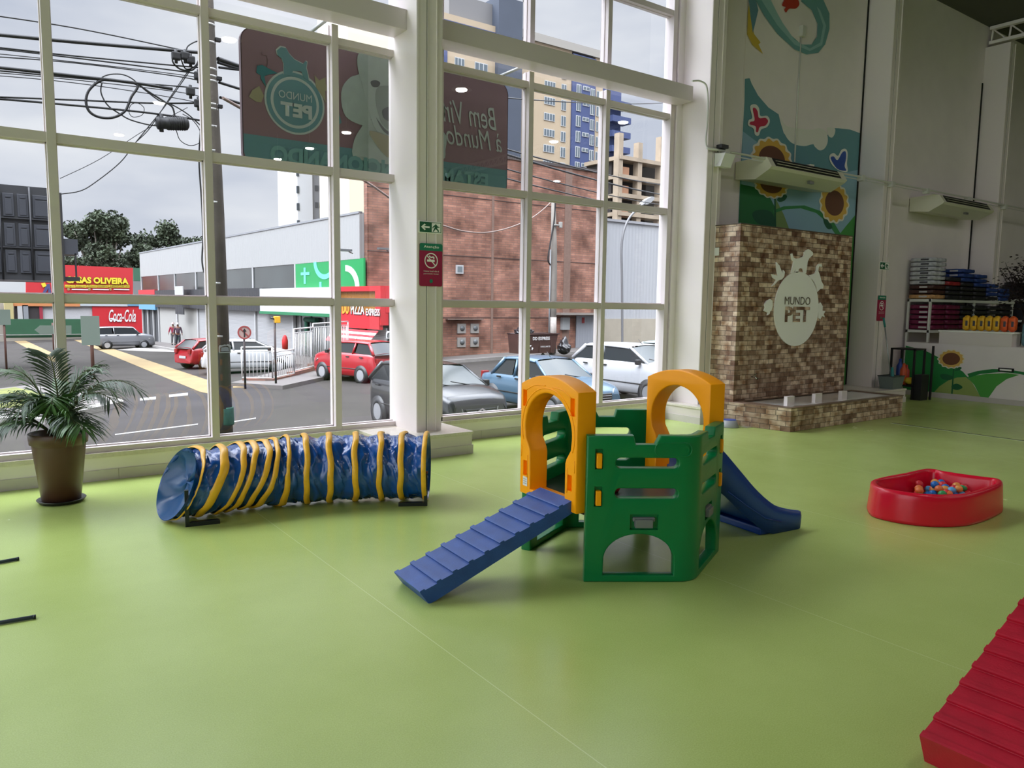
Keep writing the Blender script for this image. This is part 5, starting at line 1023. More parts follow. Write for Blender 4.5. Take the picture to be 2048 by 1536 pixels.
    MB().cbox((hl-.06, -hw*.45, .52), (hl+.01, hw*.45, .68), .02, M_).cbox((hl-.10, -hw*.6, .28), (hl+.0, hw*.6, .42), .02, M_).build('grille', BLK, t_)
    for k in (0, 1): MB().cbox((hl-.05, -hw*.42, .56+k*.06), (hl+.018, hw*.42, .575+k*.06), .004, M_).build('grille_bar', RIM, t_)
    MB().cbox((-hl-.01, -.26, .50), (-hl+.02, .26, .62), .005, M_).build('number_plate', ext('plate_white', (214, 214, 214)), t_)
    for y in (.32, -.18): MB().tube([Q(P['cowl']+.12, y, zbel+.045), Q(P['cowl']+.04, y-.3, zbel+.10), Q(P['cowl']-.03, y-.5, zbel+.14)], .012, 5).build('wiper', BLK, t_)
    MB().tube([Q(P['wtop']-.15, 0, zr+.02), Q(P['wtop']-.32, 0, zr+.16)], .008, 5).build('aerial', BLK, t_)
    return t_, M_
cb_, Mc = car('black_hatchback', 'black hatchback with double chevron badge parked nearest the window', (44, 46, 52), gp(8.6, 14.85, .02), -PI/2, 3.85, 1.67, 1.50)
chv = MB()
for k in (0, .07): chv.prism([Mc @ Vector((1.95, y, z-k)) for y, z in ((-.17, .56), (0, .66), (.17, .56), (.17, .60), (0, .70), (-.17, .60))], Mc.to_3x3() @ Vector((.012, 0, 0)))
chv.build('chevron_badge', CHR, cb_)
car('blue_sedan', 'light blue sedan parked beside the black hatchback', (104, 142, 170), gp(12.0, 15.05, .02), -PI/2, 4.1, 1.64, 1.42, 'sedan')
car('white_car', 'white hatchback parked right of the light blue sedan', (228, 230, 234), gp(15.35, 15.1, .08), -PI/2, 4.1, 1.72, 1.52, metal=.0)
car('silver_car', 'pale silver car partly hidden behind the white hatchback at the right', (190, 204, 206), gp(19.0, 16.3, .0), -PI/2, 4.2, 1.7, 1.45)
car('red_hatchback', 'red hatchback parked in front of the pizza shop', (214, 30, 48), gp(12.3, 27.15, .0), math.radians(104), 3.85, 1.66, 1.55, metal=.1)
car('white_parked_hatchback', 'small white hatchback parked behind the white railing', (230, 232, 234), gp(10.35, 34.6, .0), math.radians(-12), 3.95, 1.68, 1.48, metal=.0)
car('small_red_car', 'red car mostly hidden behind the window mullion and concrete pole', (190, 26, 40), gp(10.3, 39.3, .0), math.radians(20), 4.0, 1.66, 1.42, metal=.1)
jp, Mj = car('grey_suv', 'silver grey off-road vehicle parked by the red wall in the far car park', (176, 178, 184), gp(10.1, 66, .0), math.radians(2), 4.25, 1.8, 1.70, 'suv')

# --- waste container, bags, poles
wx, wy = 22.9, 29.6; wg = gz(wx, wy)+.15
ds = thing('waste_container', 'brown wheeled waste container with white lettering by the far pole', 'waste container', (wx, wy, wg)); DB = ext('brown_steel', (92, 58, 50), .6, var=.12, vs=3)
MB().add([(wx-1.25, wy-.4, wg+.2), (wx+.85, wy-.4, wg+.2), (wx+.85, wy+.5, wg+.2), (wx-1.25, wy+.5, wg+.2), (wx-1.3, wy-.5, wg+1.15), (wx+1.0, wy-.5, wg+1.15), (wx+1.0, wy+.6, wg+1.15), (wx-1.3, wy+.6, wg+1.15)], [(0, 1, 2, 3), (0, 1, 5, 4), (1, 2, 6, 5), (2, 3, 7, 6), (3, 0, 4, 7)]).build('container_body', DB, ds)
MB().tube([(wx-1.3, wy-.52, wg+1.15), (wx+1.05, wy-.52, wg+1.15), (wx+1.05, wy+.6, wg+1.15), (wx-1.3, wy+.6, wg+1.15)], .035, 6, closed=True).build('rim', DB, ds)
for x in (wx-1.0, wx-.1, wx+.6): MB().box((x-.02, wy-.47, wg+.25), (x+.02, wy-.42, wg+1.12)).build('rib', DB, ds)
for x in (wx-1.0, wx+.2, wx+.7): MB().lathe([(0, 0), (.1, 0), (.1, .05), (0, .05)], (x, wy-.3, wg+.1), 14, Matrix.Rotation(PI/2, 4, 'X')).build('castor', TYRE, ds)
text('DD EXPRESS', (wx-.62, wy-.56, wg+.86), UX, UZ, 1.05, .16, WT, parent=ds, bold=.02, nrm=-UY); text('DESCARTE', (wx-.1, wy-.52, wg+.5), UX, UZ, .6, .07, WT, parent=ds, nrm=-UY)
rc = MB(); cc = Vector((wx-.70, wy-.50, wg+.48))
for k in range(3):
    a = PI/2+k*2*PI/3; P_ = [cc+UX*(r*math.cos(a+t_))+UZ*(r*math.sin(a+t_)) for r, t_ in ((.15, -.35), (.15, .35), (.17, .45), (.115, .80), (.06, .5), (.085, .3), (.085, -.3))]; rc.prism(P_, (0, .01, 0))
rc.build('recycling_mark', WT, ds)
def binbag(lab, c, s, m): 
    bm = bmesh.new(); bmesh.ops.create_icosphere(bm, subdivisions=4, radius=1)
    for v in bm.verts: n = v.co.copy(); f = 1+.07*math.sin(n.x*9+n.z*7)+.06*math.sin(n.y*11-n.z*9+c[0]); v.co = Vector((n.x*s[0]*f, n.y*s[1]*f, (n.z+1)*s[2]*f if n.z < .75 else (n.z+1)*s[2]*(1+(n.z-.75)*1.6)*f))
    me = bpy.data.meshes.new('rubbish_bag'); bm.to_mesh(me); bm.free(); me.polygons.foreach_set('use_smooth', [True]*len(me.polygons)); o = link(me, 'rubbish_bag', m, None, lab, 'rubbish bag', local=True); o.location = c
BG_ = ext('black_polythene', (36, 36, 42), .3, k=1.2, coat=.4); binbag('black rubbish bag piled on top of the brown waste container', (wx-.75, wy, wg+1.05), (.50, .4, .20), BG_); binbag('black rubbish bag standing on the pavement right of the waste container', (24.8, 29.7, gz(24.8, 29.7)+.15), (.34, .34, .31), BG_)
CON = ext('pole_concrete', (136, 126, 114), .9, k=.62, var=.3, vs=3, bump=.5, bs=20); CON2 = ext('pole_concrete_grey', (160, 152, 142), .9, var=.15, vs=2)
# near pole
NP_ = Vector((3.21, 12, gz(3.2, 12))); np_ = thing('concrete_pole', 'weathered concrete utility pole close outside the left window', 'utility pole', NP_)
MB().tube([Vector((3.20, 12, NP_.z)), Vector((3.165, 12, 3)), Vector((3.115, 12, 6)), Vector((3.06, 12, 9.5))], [.135, .112, .088, .06], 14).build('pole_shaft', CON, np_)
for z in (2.0, 3.2, 3.95, 4.3, 4.55, 4.62, 4.95, 5.02, 5.12, 5.5, 5.75, 6.3, 1.2): r = .12-.006*z; MB().lathe([(r, 0), (r+.008, .005), (r+.008, .03), (r, .035)], (3.19-.012*z, 12, z), 16).build('steel_band', mat('dull_steel', (170, 170, 168), .4, .5, k=.8), np_)
MB().lathe([(.131, 0), (.135, .02), (.132, .26), (.128, .28)], (3.21, 12, -.16), 16).build('green_paint_patch', ext('faded_green_paint', (62, 122, 98), .8, var=.3, vs=8), np_)
for z in (5.55, 5.0, 4.6): MB().cbox((3.20, 11.93, z), (3.28, 12.0, z+.05), .005).build('bolt', BLK, np_)
pp = thing('pole_poster', 'pale poster with torn top edge stuck on the near concrete pole', 'poster', onY(449, 697, 11.85)); poster(pp, 11.86, 438, 688, 461, 706, ext('weathered_paper', (170, 176, 168)))
# far pole
fpx = Vector((25.15, 31.1, gz(25.15, 31.1)+.15)); fp = thing('concrete_pole', 'slender concrete utility pole standing in front of the brick building', 'utility pole', fpx)
MB().tube([fpx, fpx+UZ*3.2, fpx+UZ*5.2, Vector((25.05, 31.1, 7.25))], [.21, .19, .17, .11], 12).build('pole_shaft', CON2, fp); MB().lathe([(.212, 0), (.216, 0), (.205, 1.4), (.20, 1.4)], fpx+UZ*.5, 16).build('whitewashed_band', ext('whitewash', (206, 196, 186), var=.1), fp)
MB().tube([fpx+Vector((-.27, -.05, 0)), fpx+Vector((-.27, -.05, 5.4))], .035).build('service_pipe', ext('galv_pipe', (180, 184, 188)), fp)
MB().tube(smooth([fpx+Vector((-.30, -.1, 4.6)), fpx+Vector((-.46, -.1, 4.9)), fpx+Vector((-.32, -.1, 5.8)), fpx+Vector((-.12, -.12, 6.9)), fpx+Vector((-.06, -.12, 8.1))], 5, False), .04).build('cable_bundle', BLK, fp)
MB().cbox((25.0, 30.86, 5.85), (25.5, 31.0, 5.92), .01).cbox((25.3, 30.8, 5.75), (25.45, 30.95, 6.05), .02).build('insulator_bracket', ext('bracket_pale', (206, 204, 196)), fp)
lp0 = gp(38.6, 39.7) if False else onY(1245, 690, 30.9); lp_ = thing('street_lamp', 'slender curved street lamp in front of the pale corrugated warehouse', 'street lamp', (lp0.x, 30.9, gz(lp0.x, 30.9)+.1))
pts = [Vector((lp0.x, 30.9, gz(lp0.x, 30.9)))]+[Vector((onY(x, y, 30.9).x, 30.9, onY(x, y, 30.9).z)) for x, y in ((1244, 560), (1243, 500), (1247, 465), (1258, 437), (1275, 418), (1290, 406))]
MB().tube(smooth(pts, 5, False), .065, 8).build('lamp_post', ext('lamp_post_grey', (150, 150, 152), .5), lp_); a = pts[-1]; MB().prism(smooth([a+Vector((-.2, 0, -.05)), a+Vector((.1, 0, .2)), a+Vector((.62, 0, .42)), a+Vector((.75, 0, .30)), a+Vector((.4, 0, .02)), a+Vector((.1, 0, -.08))], 3), (0, .25, 0)).build('lamp_head', ext('lamp_head', (206, 208, 210), .4), lp_)
# signs in the street
def post(lab, x, y, h, nm='road_sign', cat='road sign', col=(60, 44, 44), r=.04):
    b0 = gp(x, y); t_ = thing(nm, lab, cat, b0); MB().tube([b0, b0+UZ*h], r, 8).build('post', ext('post_%d' % col[0], col), t_); return t_, b0
t_, b0 = post('round no-straight-ahead road sign with red ring behind the concrete pole', 8.0, 27.2, 2.2); c = Vector((8.0, 27.15, onY(493, 665, 27.15).z))
MB().prism(ell(c, UX, UZ, .235, .235, 28), (0, .015, 0)).build('white_disc', ext('sign_pinkish', (214, 178, 168)), t_); MB().holed([ell(c-UY*.012, UX, UZ, .24, .24, 28), ell(c-UY*.012, UX, UZ, .19, .19, 28)], (0, .01, 0)).prism([c+Vector(v) for v in ((-.16, -.013, .13), (-.13, -.013, .16), (.16, -.013, -.13), (.13, -.013, -.16))], (0, .01, 0)).build('red_ring', ext('sign_ring_red', (190, 80, 76)), t_)
MB().prism([c+Vector(v) for v in ((-.022, -.016, -.15), (.022, -.016, -.15), (.022, -.016, .04), (.07, -.016, .04), (0, -.016, .15), (-.07, -.016, .04), (-.022, -.016, .04))], (0, .005, 0)).build('black_arrow', BLK, t_)
t_, b0 = post('dark slim post with small yellow lamp box on top beside the road sign', 9.0, 26.9, 2.45, 'lamp_post', 'post'); a = b0+UZ*2.45; MB().cbox((a.x-.02, a.y-.1, a.z-.14), (a.x+.18, a.y+.1, a.z+.10), .02).build('yellow_lamp_box', ext('amber_box', (240, 180, 30), .4, k=1.4), t_); MB().tube([a+Vector((-.15, 0, .05)), a], .03).build('bracket', BLK, t_)
SGN = ext('sign_back_green_grey', (136, 152, 138), .5)
t_, b0 = post('large rectangular sign back on a rusty post in the middle of the car park', 4.35, 36.4, 2.6, col=(110, 66, 52), r=.07); q0, q1 = onY(161, 632, 36.3), onY(201, 690, 36.3); MB().box((q0.x, 36.32, q1.z), (q1.x, 36.35, q0.z)).build('sign_plate', SGN, t_)
t_, b0 = post('rectangular sign back on a thin rusty post at the far left edge', 1.62, 45.5, 2.7, col=(110, 66, 52), r=.05); q0, q1 = onY(-4, 619, 45.4), onY(22, 650, 45.4); MB().box((q0.x, 45.42, q1.z), (q1.x, 45.45, q0.z)).build('sign_plate', SGN, t_)
t_, b0 = post('arrow shaped sign back pointing left in front of the green hoarding', 4.9, 60.4, 2.2, col=(110, 66, 52), r=.05); S = [onY(x, y, 60.2) for x, y in ((69, 660), (80, 651), (143, 651), (143, 668), (80, 668))]; MB().prism(S, (0, .04, 0)).build('arrow_plate', SGN, t_)

# --- buildings at the end of the car park
def ybox(nm, m, x0, y0, x1, y1, Y, dep, par, k=None):
    a = onY(x0, y1, Y); b_ = onY(x1, y0, Y); return MB().box((a.x, Y, a.z), (b_.x, Y+dep, b_.z)).build(nm, m, par)
def ytext(s, x0, y0, x1, y1, Y, m, par, **k):
    a = onY(x0, y1, Y); b_ = onY(x1, y1, Y); c = onY(x0, y0, Y); return text(s, Vector((a.x, Y, a.z)), UX, UZ, b_.x-a.x, c.z-a.z, m, parent=par, nrm=-UY, **k)
st = thing('hardware_store', 'red hardware store with big yellow lettering at the end of the car park', 'building', (10, 96, -3)); SR = ext('store_red', (226, 40, 50), k=1.25); YT = ext('sign_yellow', (252, 226, 50), k=1.4)
MB().box((2.2, 96.4, -3.2), (19.5, 104, 1.3)).build('ground_floor', ext('cream_wall', (206, 196, 180)), st)
MB().prism([onY(x, y, 95.2) for x, y in ((52, 562), (110, 530), (132, 530), (266, 536), (266, 590), (52, 603))], (0, .6, 0)).build('red_fascia', SR, st)
ybox('orange_band', ext('orange_band', (232, 150, 90), k=1.2), 20, 602, 160, 612, 95.1, .6, st); ybox('pale_band', ext('pale_sign_band', (214, 220, 226), k=1.2), 160, 601, 255, 612, 95.1, .6, st); ybox('blue_band', ext('light_blue', (120, 186, 226)), 255, 600, 316, 612, 95.1, .6, st)
ybox('white_wall', ext('white_render_wall', (222, 220, 222), k=1.15, var=.05), 80, 612, 187, 645, 95.4, .5, st); ybox('crimson_post', ext('crimson_post', (190, 40, 66)), 80, 612, 85, 645, 95.2, .4, st); ybox('red_gate_wall', ext('cola_red', (224, 18, 36), k=1.2), 187, 612, 287, 672, 95.2, .5, st)
ybox('yellow_booth', ext('cream_booth', (230, 214, 150)), 10, 604, 26, 640, 95, 1, st); ybox('dark_opening', ext('dark_interior', (60, 50, 52)), 30, 608, 78, 640, 95.3, .3, st); ybox('white_doorway', WP, 36, 612, 46, 640, 95.1, .2, st); ybox('grey_door', ext('grey_door', (170, 174, 180)), 46, 610, 56, 640, 95.1, .2, st)
YN = ext('sign_shadow_dark', (120, 60, 20)); ytext('CASAS OLIVEIRA', 131.5, 552, 257.5, 566.5, 95.08, YN, st, bold=.09, name='letter_outline'); ytext('CASAS OLIVEIRA', 132, 552.5, 257, 566, 95.0, YT, st, bold=.05)
for k, s_ in enumerate(('ELÉTRICA', 'HIDRÁULICA', 'UTILIDADES', 'FERRAMENTAS', 'LIMPEZA', 'TINTAS')):
    x = 130+k*21.7; ybox('yellow_tab', YT, x, 570, x+20.5, 575, 95.12, .06, st); ytext(s_, x+1, 571, x+19.5, 574, 95.1, ext('tab_brown', (90, 50, 20)), st)
for k in range(3): c = onY(137+k*42, 578.5, 95.1); MB().prism(ell(c, UX, UZ, .14, .14, 14), (0, .04, 0)).build('round_icon', ext('icon_tan', (206, 170, 110)), st); MB().box((c.x+.3, 95.1, c.z-.06), (c.x+1.9, 95.14, c.z+.05)).build('phone_line', WT, st)
MB().prism([onY(x, y, 95.1) for x, y in ((93, 569), (99, 567), (103, 588), (96, 588), (97, 576), (90, 588), (84, 588))], (0, .05, 0)).build('painted_figure', ext('blue_overalls', (90, 90, 150)), st); MB().prism([onY(x, y, 95.08) for x, y in ((82, 567), (90, 565), (93, 572), (86, 575))], (0, .05, 0)).build('painted_yellow_shape', YT, st)
ytext('Coca-Cola', 218, 619, 272, 644, 95.1, WT, st, bold=.012, shear=.35)
MB().prism(smooth([onY(x, y, 95.1) for x, y in ((219, 637), (228, 640), (238, 643), (245, 640), (236, 640), (226, 636))], 3), (0, .02, 0)).build('lettering_swash', WT, st)
bb2 = thing('background_shop', 'green roofed building behind the shop row at the far end', 'building', (18, 100, -3)); ybox('green_wall', ext('dull_green', (70, 130, 100)), 267, 536, 283, 562, 99, 2, bb2); ybox('grey_wall', ext('pale_grey_wall', (150, 156, 156)), 267, 562, 283, 600, 99, 2, bb2)
gh = thing('green_hoarding', 'dark green painted hoarding along the far edge of the car park', 'hoarding', (7, 90, -3)); ybox('hoarding_board', ext('hoarding_green', (38, 104, 66), var=.12, vs=1), 12, 638, 162, 676, 90, .15, gh); ybox('kerb', KERB, -6, 668, 168, 671, 89.6, .3, gh)
gh2 = thing('distant_cabin', 'weathered brown cabin at the far left edge beyond the signs', 'building', (1, 100, -3)); ybox('cabin_wall', ext('brown_weathered', (130, 116, 100), var=.3, vs=1), -40, 586, 14, 668, 100, 3, gh2)
# --- black shuttered building front at left
kb = thing('shuttered_facade', 'black panelled upper storey with white bottom line at the left edge', 'building', (0, 46, 2)); KB = ext('charcoal_panel', (66, 70, 80), .5, k=.9, var=.08, vs=1); KD = ext('charcoal_dark', (40, 42, 48), .6)
a = onY(-200, 367, 45); MB().box((-6, 45.1, 2.62), (4.15, 50, 7.25)).build('facade_wall', KD, kb)
x = -6
for x, w in ((-5.9, .9), (-4.8, .9), (-3.7, .9), (-2.6, .9), (-1.5, .9), (-.4, .9), (.6, 1.05), (1.82, .46), (2.42, .46), (3.06, .82)):
    for z in (2.98, 4.28, 5.72): p_ = MB().cbox((x, 45.02, z), (x+w, 45.12, z+1.12), .02).cbox((x+.09, 44.99, z+.1), (x+w-.09, 45.03, z+.86), .01).cbox((x+.12, 44.98, z+.92), (x+w-.12, 45.02, z+1.0), .005).build('shutter_panel', KB, kb)
for z in (4.2, 5.62): MB().box((-6, 44.95, z), (4.2, 45.1, z+.06)).build('horizontal_rail', KD, kb)
for x in (1.68, 2.94): MB().tube([(x, 44.96, 2.65), (x, 44.96, 7.2)], .045, 6).build('vertical_pipe', KD, kb)
MB().box((4.15, 44.9, 2.62), (4.32, 50, 7.05)).build('corner_edge', BLK, kb); MB().box((4.3, 45, 4.0), (4.95, 47, 4.78)).build('balcony_box', KB, kb); MB().box((4.3, 45, 2.68), (4.98, 47, 2.86)).build('balcony_slab', BLK, kb)
for x in (4.78,): MB().box((x, 45, 2.86), (x+.08, 45.1, 4.05)).build('balcony_post', BLK, kb)
MB().box((-6, 44.96, 2.56), (4.25, 45.05, 2.64)).build('bottom_flashing', ext('rusty_flashing', (90, 84, 84)), kb)
for x in (-5,): MB().box((x, 47.5, gz(0, 47)), (x+.4, 47.9, 2.6)).build('support_column', BLK, kb)

# --- trees beyond the store
def tree(lab, cx, cy, zb_, zt, rx, n, seed):
    R = random.Random(seed); t_ = thing('eucalyptus_tree', lab, 'tree', (cx, cy, zb_), group=None); tr = MB(); H = zt-zb_; lf = MB(); blobs = []
    for k in range(50):
        a = R.uniform(0, 2*PI); rr_ = math.sqrt(R.random())*rx*.92; h = R.uniform(.30, 1.)*H; lim = math.sqrt(max(0, 1-max(0, (h/H-.55)/.47)**2)); c = Vector((cx+rr_*lim*math.cos(a), cy+.6*rr_*lim*math.sin(a), zb_+h*.95)); blobs.append((c, R.uniform(.16, .27)*rx))
        tr.tube([(cx+R.uniform(-.5, .5), cy, zb_), ((cx*2+c.x)/3, cy, zb_+H*.35), c], [.28, .17, .05], 5)
    tr.build('trunk', ext('pale_bark', (170, 160, 146), .8), t_)
    for c, r in blobs:
        for j in range(n):
            d = Vector((R.gauss(0, 1), R.gauss(0, 1), R.gauss(0, .62))); d = d.normalized()*r*R.uniform(.5, 1.08); p = c+d; u = Vector((R.uniform(-1, 1), R.uniform(-1, 1), R.uniform(-1, 1))).normalized()*.30; v = u.cross(Vector((R.uniform(-1, 1), R.uniform(-1, 1), R.uniform(-1, 1)))).normalized()*.19
            u*=.8; v*=.8; lf.add([p-u, p+v, p+u, p-v], [(0, 1, 2, 3)])
    lf.build('foliage', ext('eucalyptus_leaf', (84, 100, 68), .8, k=.8, var=.5, vs=.5), t_)
tree('large eucalyptus tree with rounded crown behind the red store', 15.2, 112, -1, 12.7, 6.0, 330, 1)
tree('second eucalyptus tree rising behind the white shop row', 24.6, 116, -1, 12.3, 5.8, 330, 2)
tree('lower dark tree between the two big eucalyptus trees', 19.8, 124, -2, 8.6, 4.6, 260, 3)

# --- towers
TY_ = 112; tb_ = thing('apartment_tower', 'beige and blue high-rise apartment block behind the brick building', 'building', (78, 118, 0)); BE = ext('beige_render_wall', (218, 196, 164), k=1.15, var=.04, vs=.3); BL = ext('royal_blue_wall', (78, 94, 146), k=1.1, var=.06, vs=.3); CR_ = ext('cream_wall_light', (250, 240, 208), k=1.45); SL = ext('slate_wall', (88, 98, 116), k=1., var=.06, vs=.3); WF = ext('white_window_frame', (226, 228, 228), k=1.2); WG = ext('tower_glass', (128, 142, 152), .2)
def tbx(nm, m, xa, xb, za, zb_, y=TY_, dep=12): return MB().box((xa, y, za), (xb, y+dep, zb_)).build(nm, m, tb_)
tbx('cream_block', CR_, 49.3, 58.6, 0, 47.6, TY_-.5); tbx('main_beige_block', BE, 58.6, 94, 0, 49.3); tbx('roof_parapet', ext('pale_parapet', (206, 200, 190)), 82, 101.7, 48.6, 50.0, TY_-.4, 12.6); tbx('slate_stair_tower', SL, 76.7, 81.8, 0, 54.2, TY_-1, 6); tbx('lift_room', ext('grey_lift_room', (160, 158, 158)), 68, 76.7, 49, 53.2, TY_+1, 8)
tbx('blue_block', BL, 94.05, 99.8, 0, 48.2, TY_-.3); tbx('beige_strip', BE, 99.8, 101.8, 0, 48.6, TY_-.1); tbx('blue_corner_block', BL, 101.8, 107.2, 0, 46.8, TY_+.4)
tbx('blue_band', BL, 62, 76.7, 46.5, 48.2, TY_-.2, .3); tbx('blue_left_bay', BL, 58.8, 67, 0, 43.5, TY_-.2, .3)
def twin(par, x, z, w, h, Y, n=2, low=False):
    f_ = MB().box((x, Y-.12, z), (x+w, Y, z+h)).build('window', WF, par); g_ = MB()
    for k in range(n): g_.box((x+w*k/n+.08, Y-.14, z+.12), (x+w*(k+1)/n-.08, Y-.11, z+h-.12))
    g_.build('pane', WG, f_); return f_
wp = None; flh = 2.93; 
for k in range(8):
    z = 46.0-k*flh*.965-2.2
    for (x, w, h, dy, Y, n_) in ((87.6, 2.5, 1.35, 0, TY_, 4), (91.6, 1.15, 1.9, -.5, TY_, 2), (95.0, 1.1, 2.0, -.1, TY_-.3, 2), (96.6, 1.6, .75, 1.1, TY_-.3, 2), (98.5, 1.0, 2.0, -.3, TY_-.3, 2), (100.2, 1.1, 1.9, -.3, TY_-.1, 2)):
        if wp is None: pass
        twin(tb_, x, z+dy, w, h, Y, n_)
    if k < 4:
        for x, w in ((59.6, 1.8), (62.4, 1.3), (64.6, 1.6), (68.5, 1.9), (72.5, 2.6)): twin(tb_, x, z+.2, w, 1.5, TY_-.2 if x < 67 else TY_, 3)
for k in range(8):
    z = 40.2-k*2.85
    tbx('rounded_balcony', BL, 103.6, 108.5, z, z+1.15, TY_-1.2, 2.5)
    twin(tb_, 102.2, z+.1, 1.0, 1.6, TY_+.4, 1)
for x, h in ((66.8, 2.2), (74.5, 3.0), (75.3, 2.6)): MB().tube([(x, TY_+3, 49.3), (x, TY_+3, 50+h)], .08, 5).build('roof_antenna', ext('antenna_grey', (110, 110, 112)), tb_)
MB().tube([(69, TY_, 53.2), (69, TY_, 54.3), (76.7, TY_, 55.3), (81.8, TY_-1, 55.3), (81.8, TY_-1, 54.2)], .06, 5).build('roof_railing', ext('antenna_grey', (110, 110, 112)), tb_)
t2 = thing('white_tower', 'slim white apartment tower with balconies seen under the hanging sign', 'building', (52, 136, 0)); WW = ext('white_tower_wall', (226, 228, 232), k=1.5); GW = ext('grey_tower_wall', (170, 172, 178), k=1.1)
def t2b(nm, m, xa, xb, za, zb_, y=130, dep=10): return MB().box((xa, y, za), (xb, y+dep, zb_)).build(nm, m, t2)
t2b('white_wall', WW, 47.9, 50.6, 0, 40); t2b('grey_bay', GW, 50.6, 53.0, 0, 40, 130.4); t2b('white_bay', WW, 53.0, 57.3, 0, 40, 130.1)
for k in range(13):
    z = 3+k*2.9; t2b('balcony_slab', WW, 53.2, 57.2, z, z+.9, 129.3, 1.5); t2b('dark_balcony_opening', ext('dark_opening', (90, 98, 104)), 53.4, 57.0, z+.9, z+2.6, 130.0, .2); t2b('window', ext('small_window_dark', (110, 112, 116)), 51.2, 51.7, z+.8, z+1.7, 130.3, .2); t2b('window', ext('small_window_dark', (110, 112, 116)), 51.9, 52.4, z+.8, z+1.7, 130.3, .2); t2b('side_window', ext('dark_opening', (90, 98, 104)), 47.75, 48.2, z, z+1.2, 129.9, .3)
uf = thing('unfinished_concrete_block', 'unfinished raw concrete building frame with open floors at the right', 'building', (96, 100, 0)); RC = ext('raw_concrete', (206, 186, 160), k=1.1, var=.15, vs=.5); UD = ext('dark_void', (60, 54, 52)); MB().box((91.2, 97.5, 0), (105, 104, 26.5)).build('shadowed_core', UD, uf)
for k in range(7): z = 26.6-k*3.1; MB().box((90.6, 94.8, z-.30), (105, 104, z+.35)).build('floor_slab', RC, uf)
for x, h in ((90.4, 30.6), (95.0, 29.6), (100.4, 31.3), (105, 30.8)): MB().box((x, 95, 0), (x+1.0, 96.2, h)).build('concrete_column', RC, uf)
for k in range(7):
    z = 24.2-k*3.1; MB().box((91.2, 95.3, z-1.2), (93.2, 95.5, z+1.0)).build('brick_infill', ext('orange_brick_infill', (206, 150, 112)), uf)

# --- hanging sign seen from behind (its lettering faces the street)
SY = 9.0; hs = thing('shop_banner', 'large dark red and teal hanging sign seen from behind through the window', 'sign', (4.5, SY, 3.3))
def O(x, y, d=0): p = onY(x, y, SY-d); return p
tl, bl_, tr_, br2 = O(480, 52), O(486, 333), O(1017, 165), O(1010, 392); xl, xr, zt, zb2 = tl.x, tr_.x, (tl.z+tr_.z)/2, (bl_.z+br2.z)/2; Wb, Hb = xr-xl, zt-zb2
def rrp(x0, z0, x1, z1, r, Y): return [Vector((x, Y, z)) for x, z in rr2(x0, z0, x1, z1, r, 6)]
SK = .55
MRN = mat('banner_maroon', (112, 88, 90), .5, var=.04, vs=1); TEAL = mat('banner_teal', (76, 116, 116), .5); BW = mat('banner_white', (150, 160, 150), .5); BE_ = mat('banner_back_edge', (60, 40, 42), .6)  # all banner colours greyed, with backside shade and glass haze mixed in
MB().prism(rrp(xl, zb2, xr, zt, .16, SY+.002), (0, .07, 0)).build('sign_body', BE_, hs)
MB().prism([p for p in rrp(xl+.012, zb2+.012, xr-.012, zt-.012, .15, SY) if True], (0, .004, 0)).build('maroon_film', MRN, hs)
zt2 = zb2+Hb*.235; MB().prism([Vector((xl+.012, SY-.003, zb2+.16)), Vector((xl+.05, SY-.003, zb2+.05)), Vector((xl+.16, SY-.003, zb2+.012)), Vector((xr-.16, SY-.003, zb2+.012)), Vector((xr-.05, SY-.003, zb2+.05)), Vector((xr-.012, SY-.003, zb2+.16)), Vector((xr-.012, SY-.003, zt2)), Vector((xl+.012, SY-.003, zt2))], (0, .003, 0)).build('teal_band', TEAL, hs)
NX = -UX
def mtext(s, x0, y0, x1, y1, m, d=.008, **k):   # mirrored: first letter at the right
    a = O(x1, y1); b_ = O(x0, y1); c = O(x1, y0); return text(s, Vector((a.x, SY-d, a.z)), NX, UZ, a.x-b_.x, c.z-a.z, m, parent=hs, nrm=-UY, **k)
LBT = mat('banner_light_teal', (92, 134, 128), .5)
a = O(975, 372); b_ = O(540, 327); text('ESTAMOS FUNCIONANDO', Vector((a.x, SY-.008, zb2+Hb*.05)), NX, UZ, a.x-b_.x, Hb*.13, LBT, parent=hs, bold=.05, nrm=-UY)
ztx = zb2; 
text('Bem Vindo', Vector((O(992, 255).x, SY-.008, O(992, 262).z)), NX, UZ, 1.15, .30, BW, parent=hs, nrm=-UY, shear=.3); text('à Mundo Pet', Vector((O(1003, 300).x, SY-.008, O(1000, 305).z)), NX, UZ, 1.35, .26, BW, parent=hs, nrm=-UY, shear=.3)
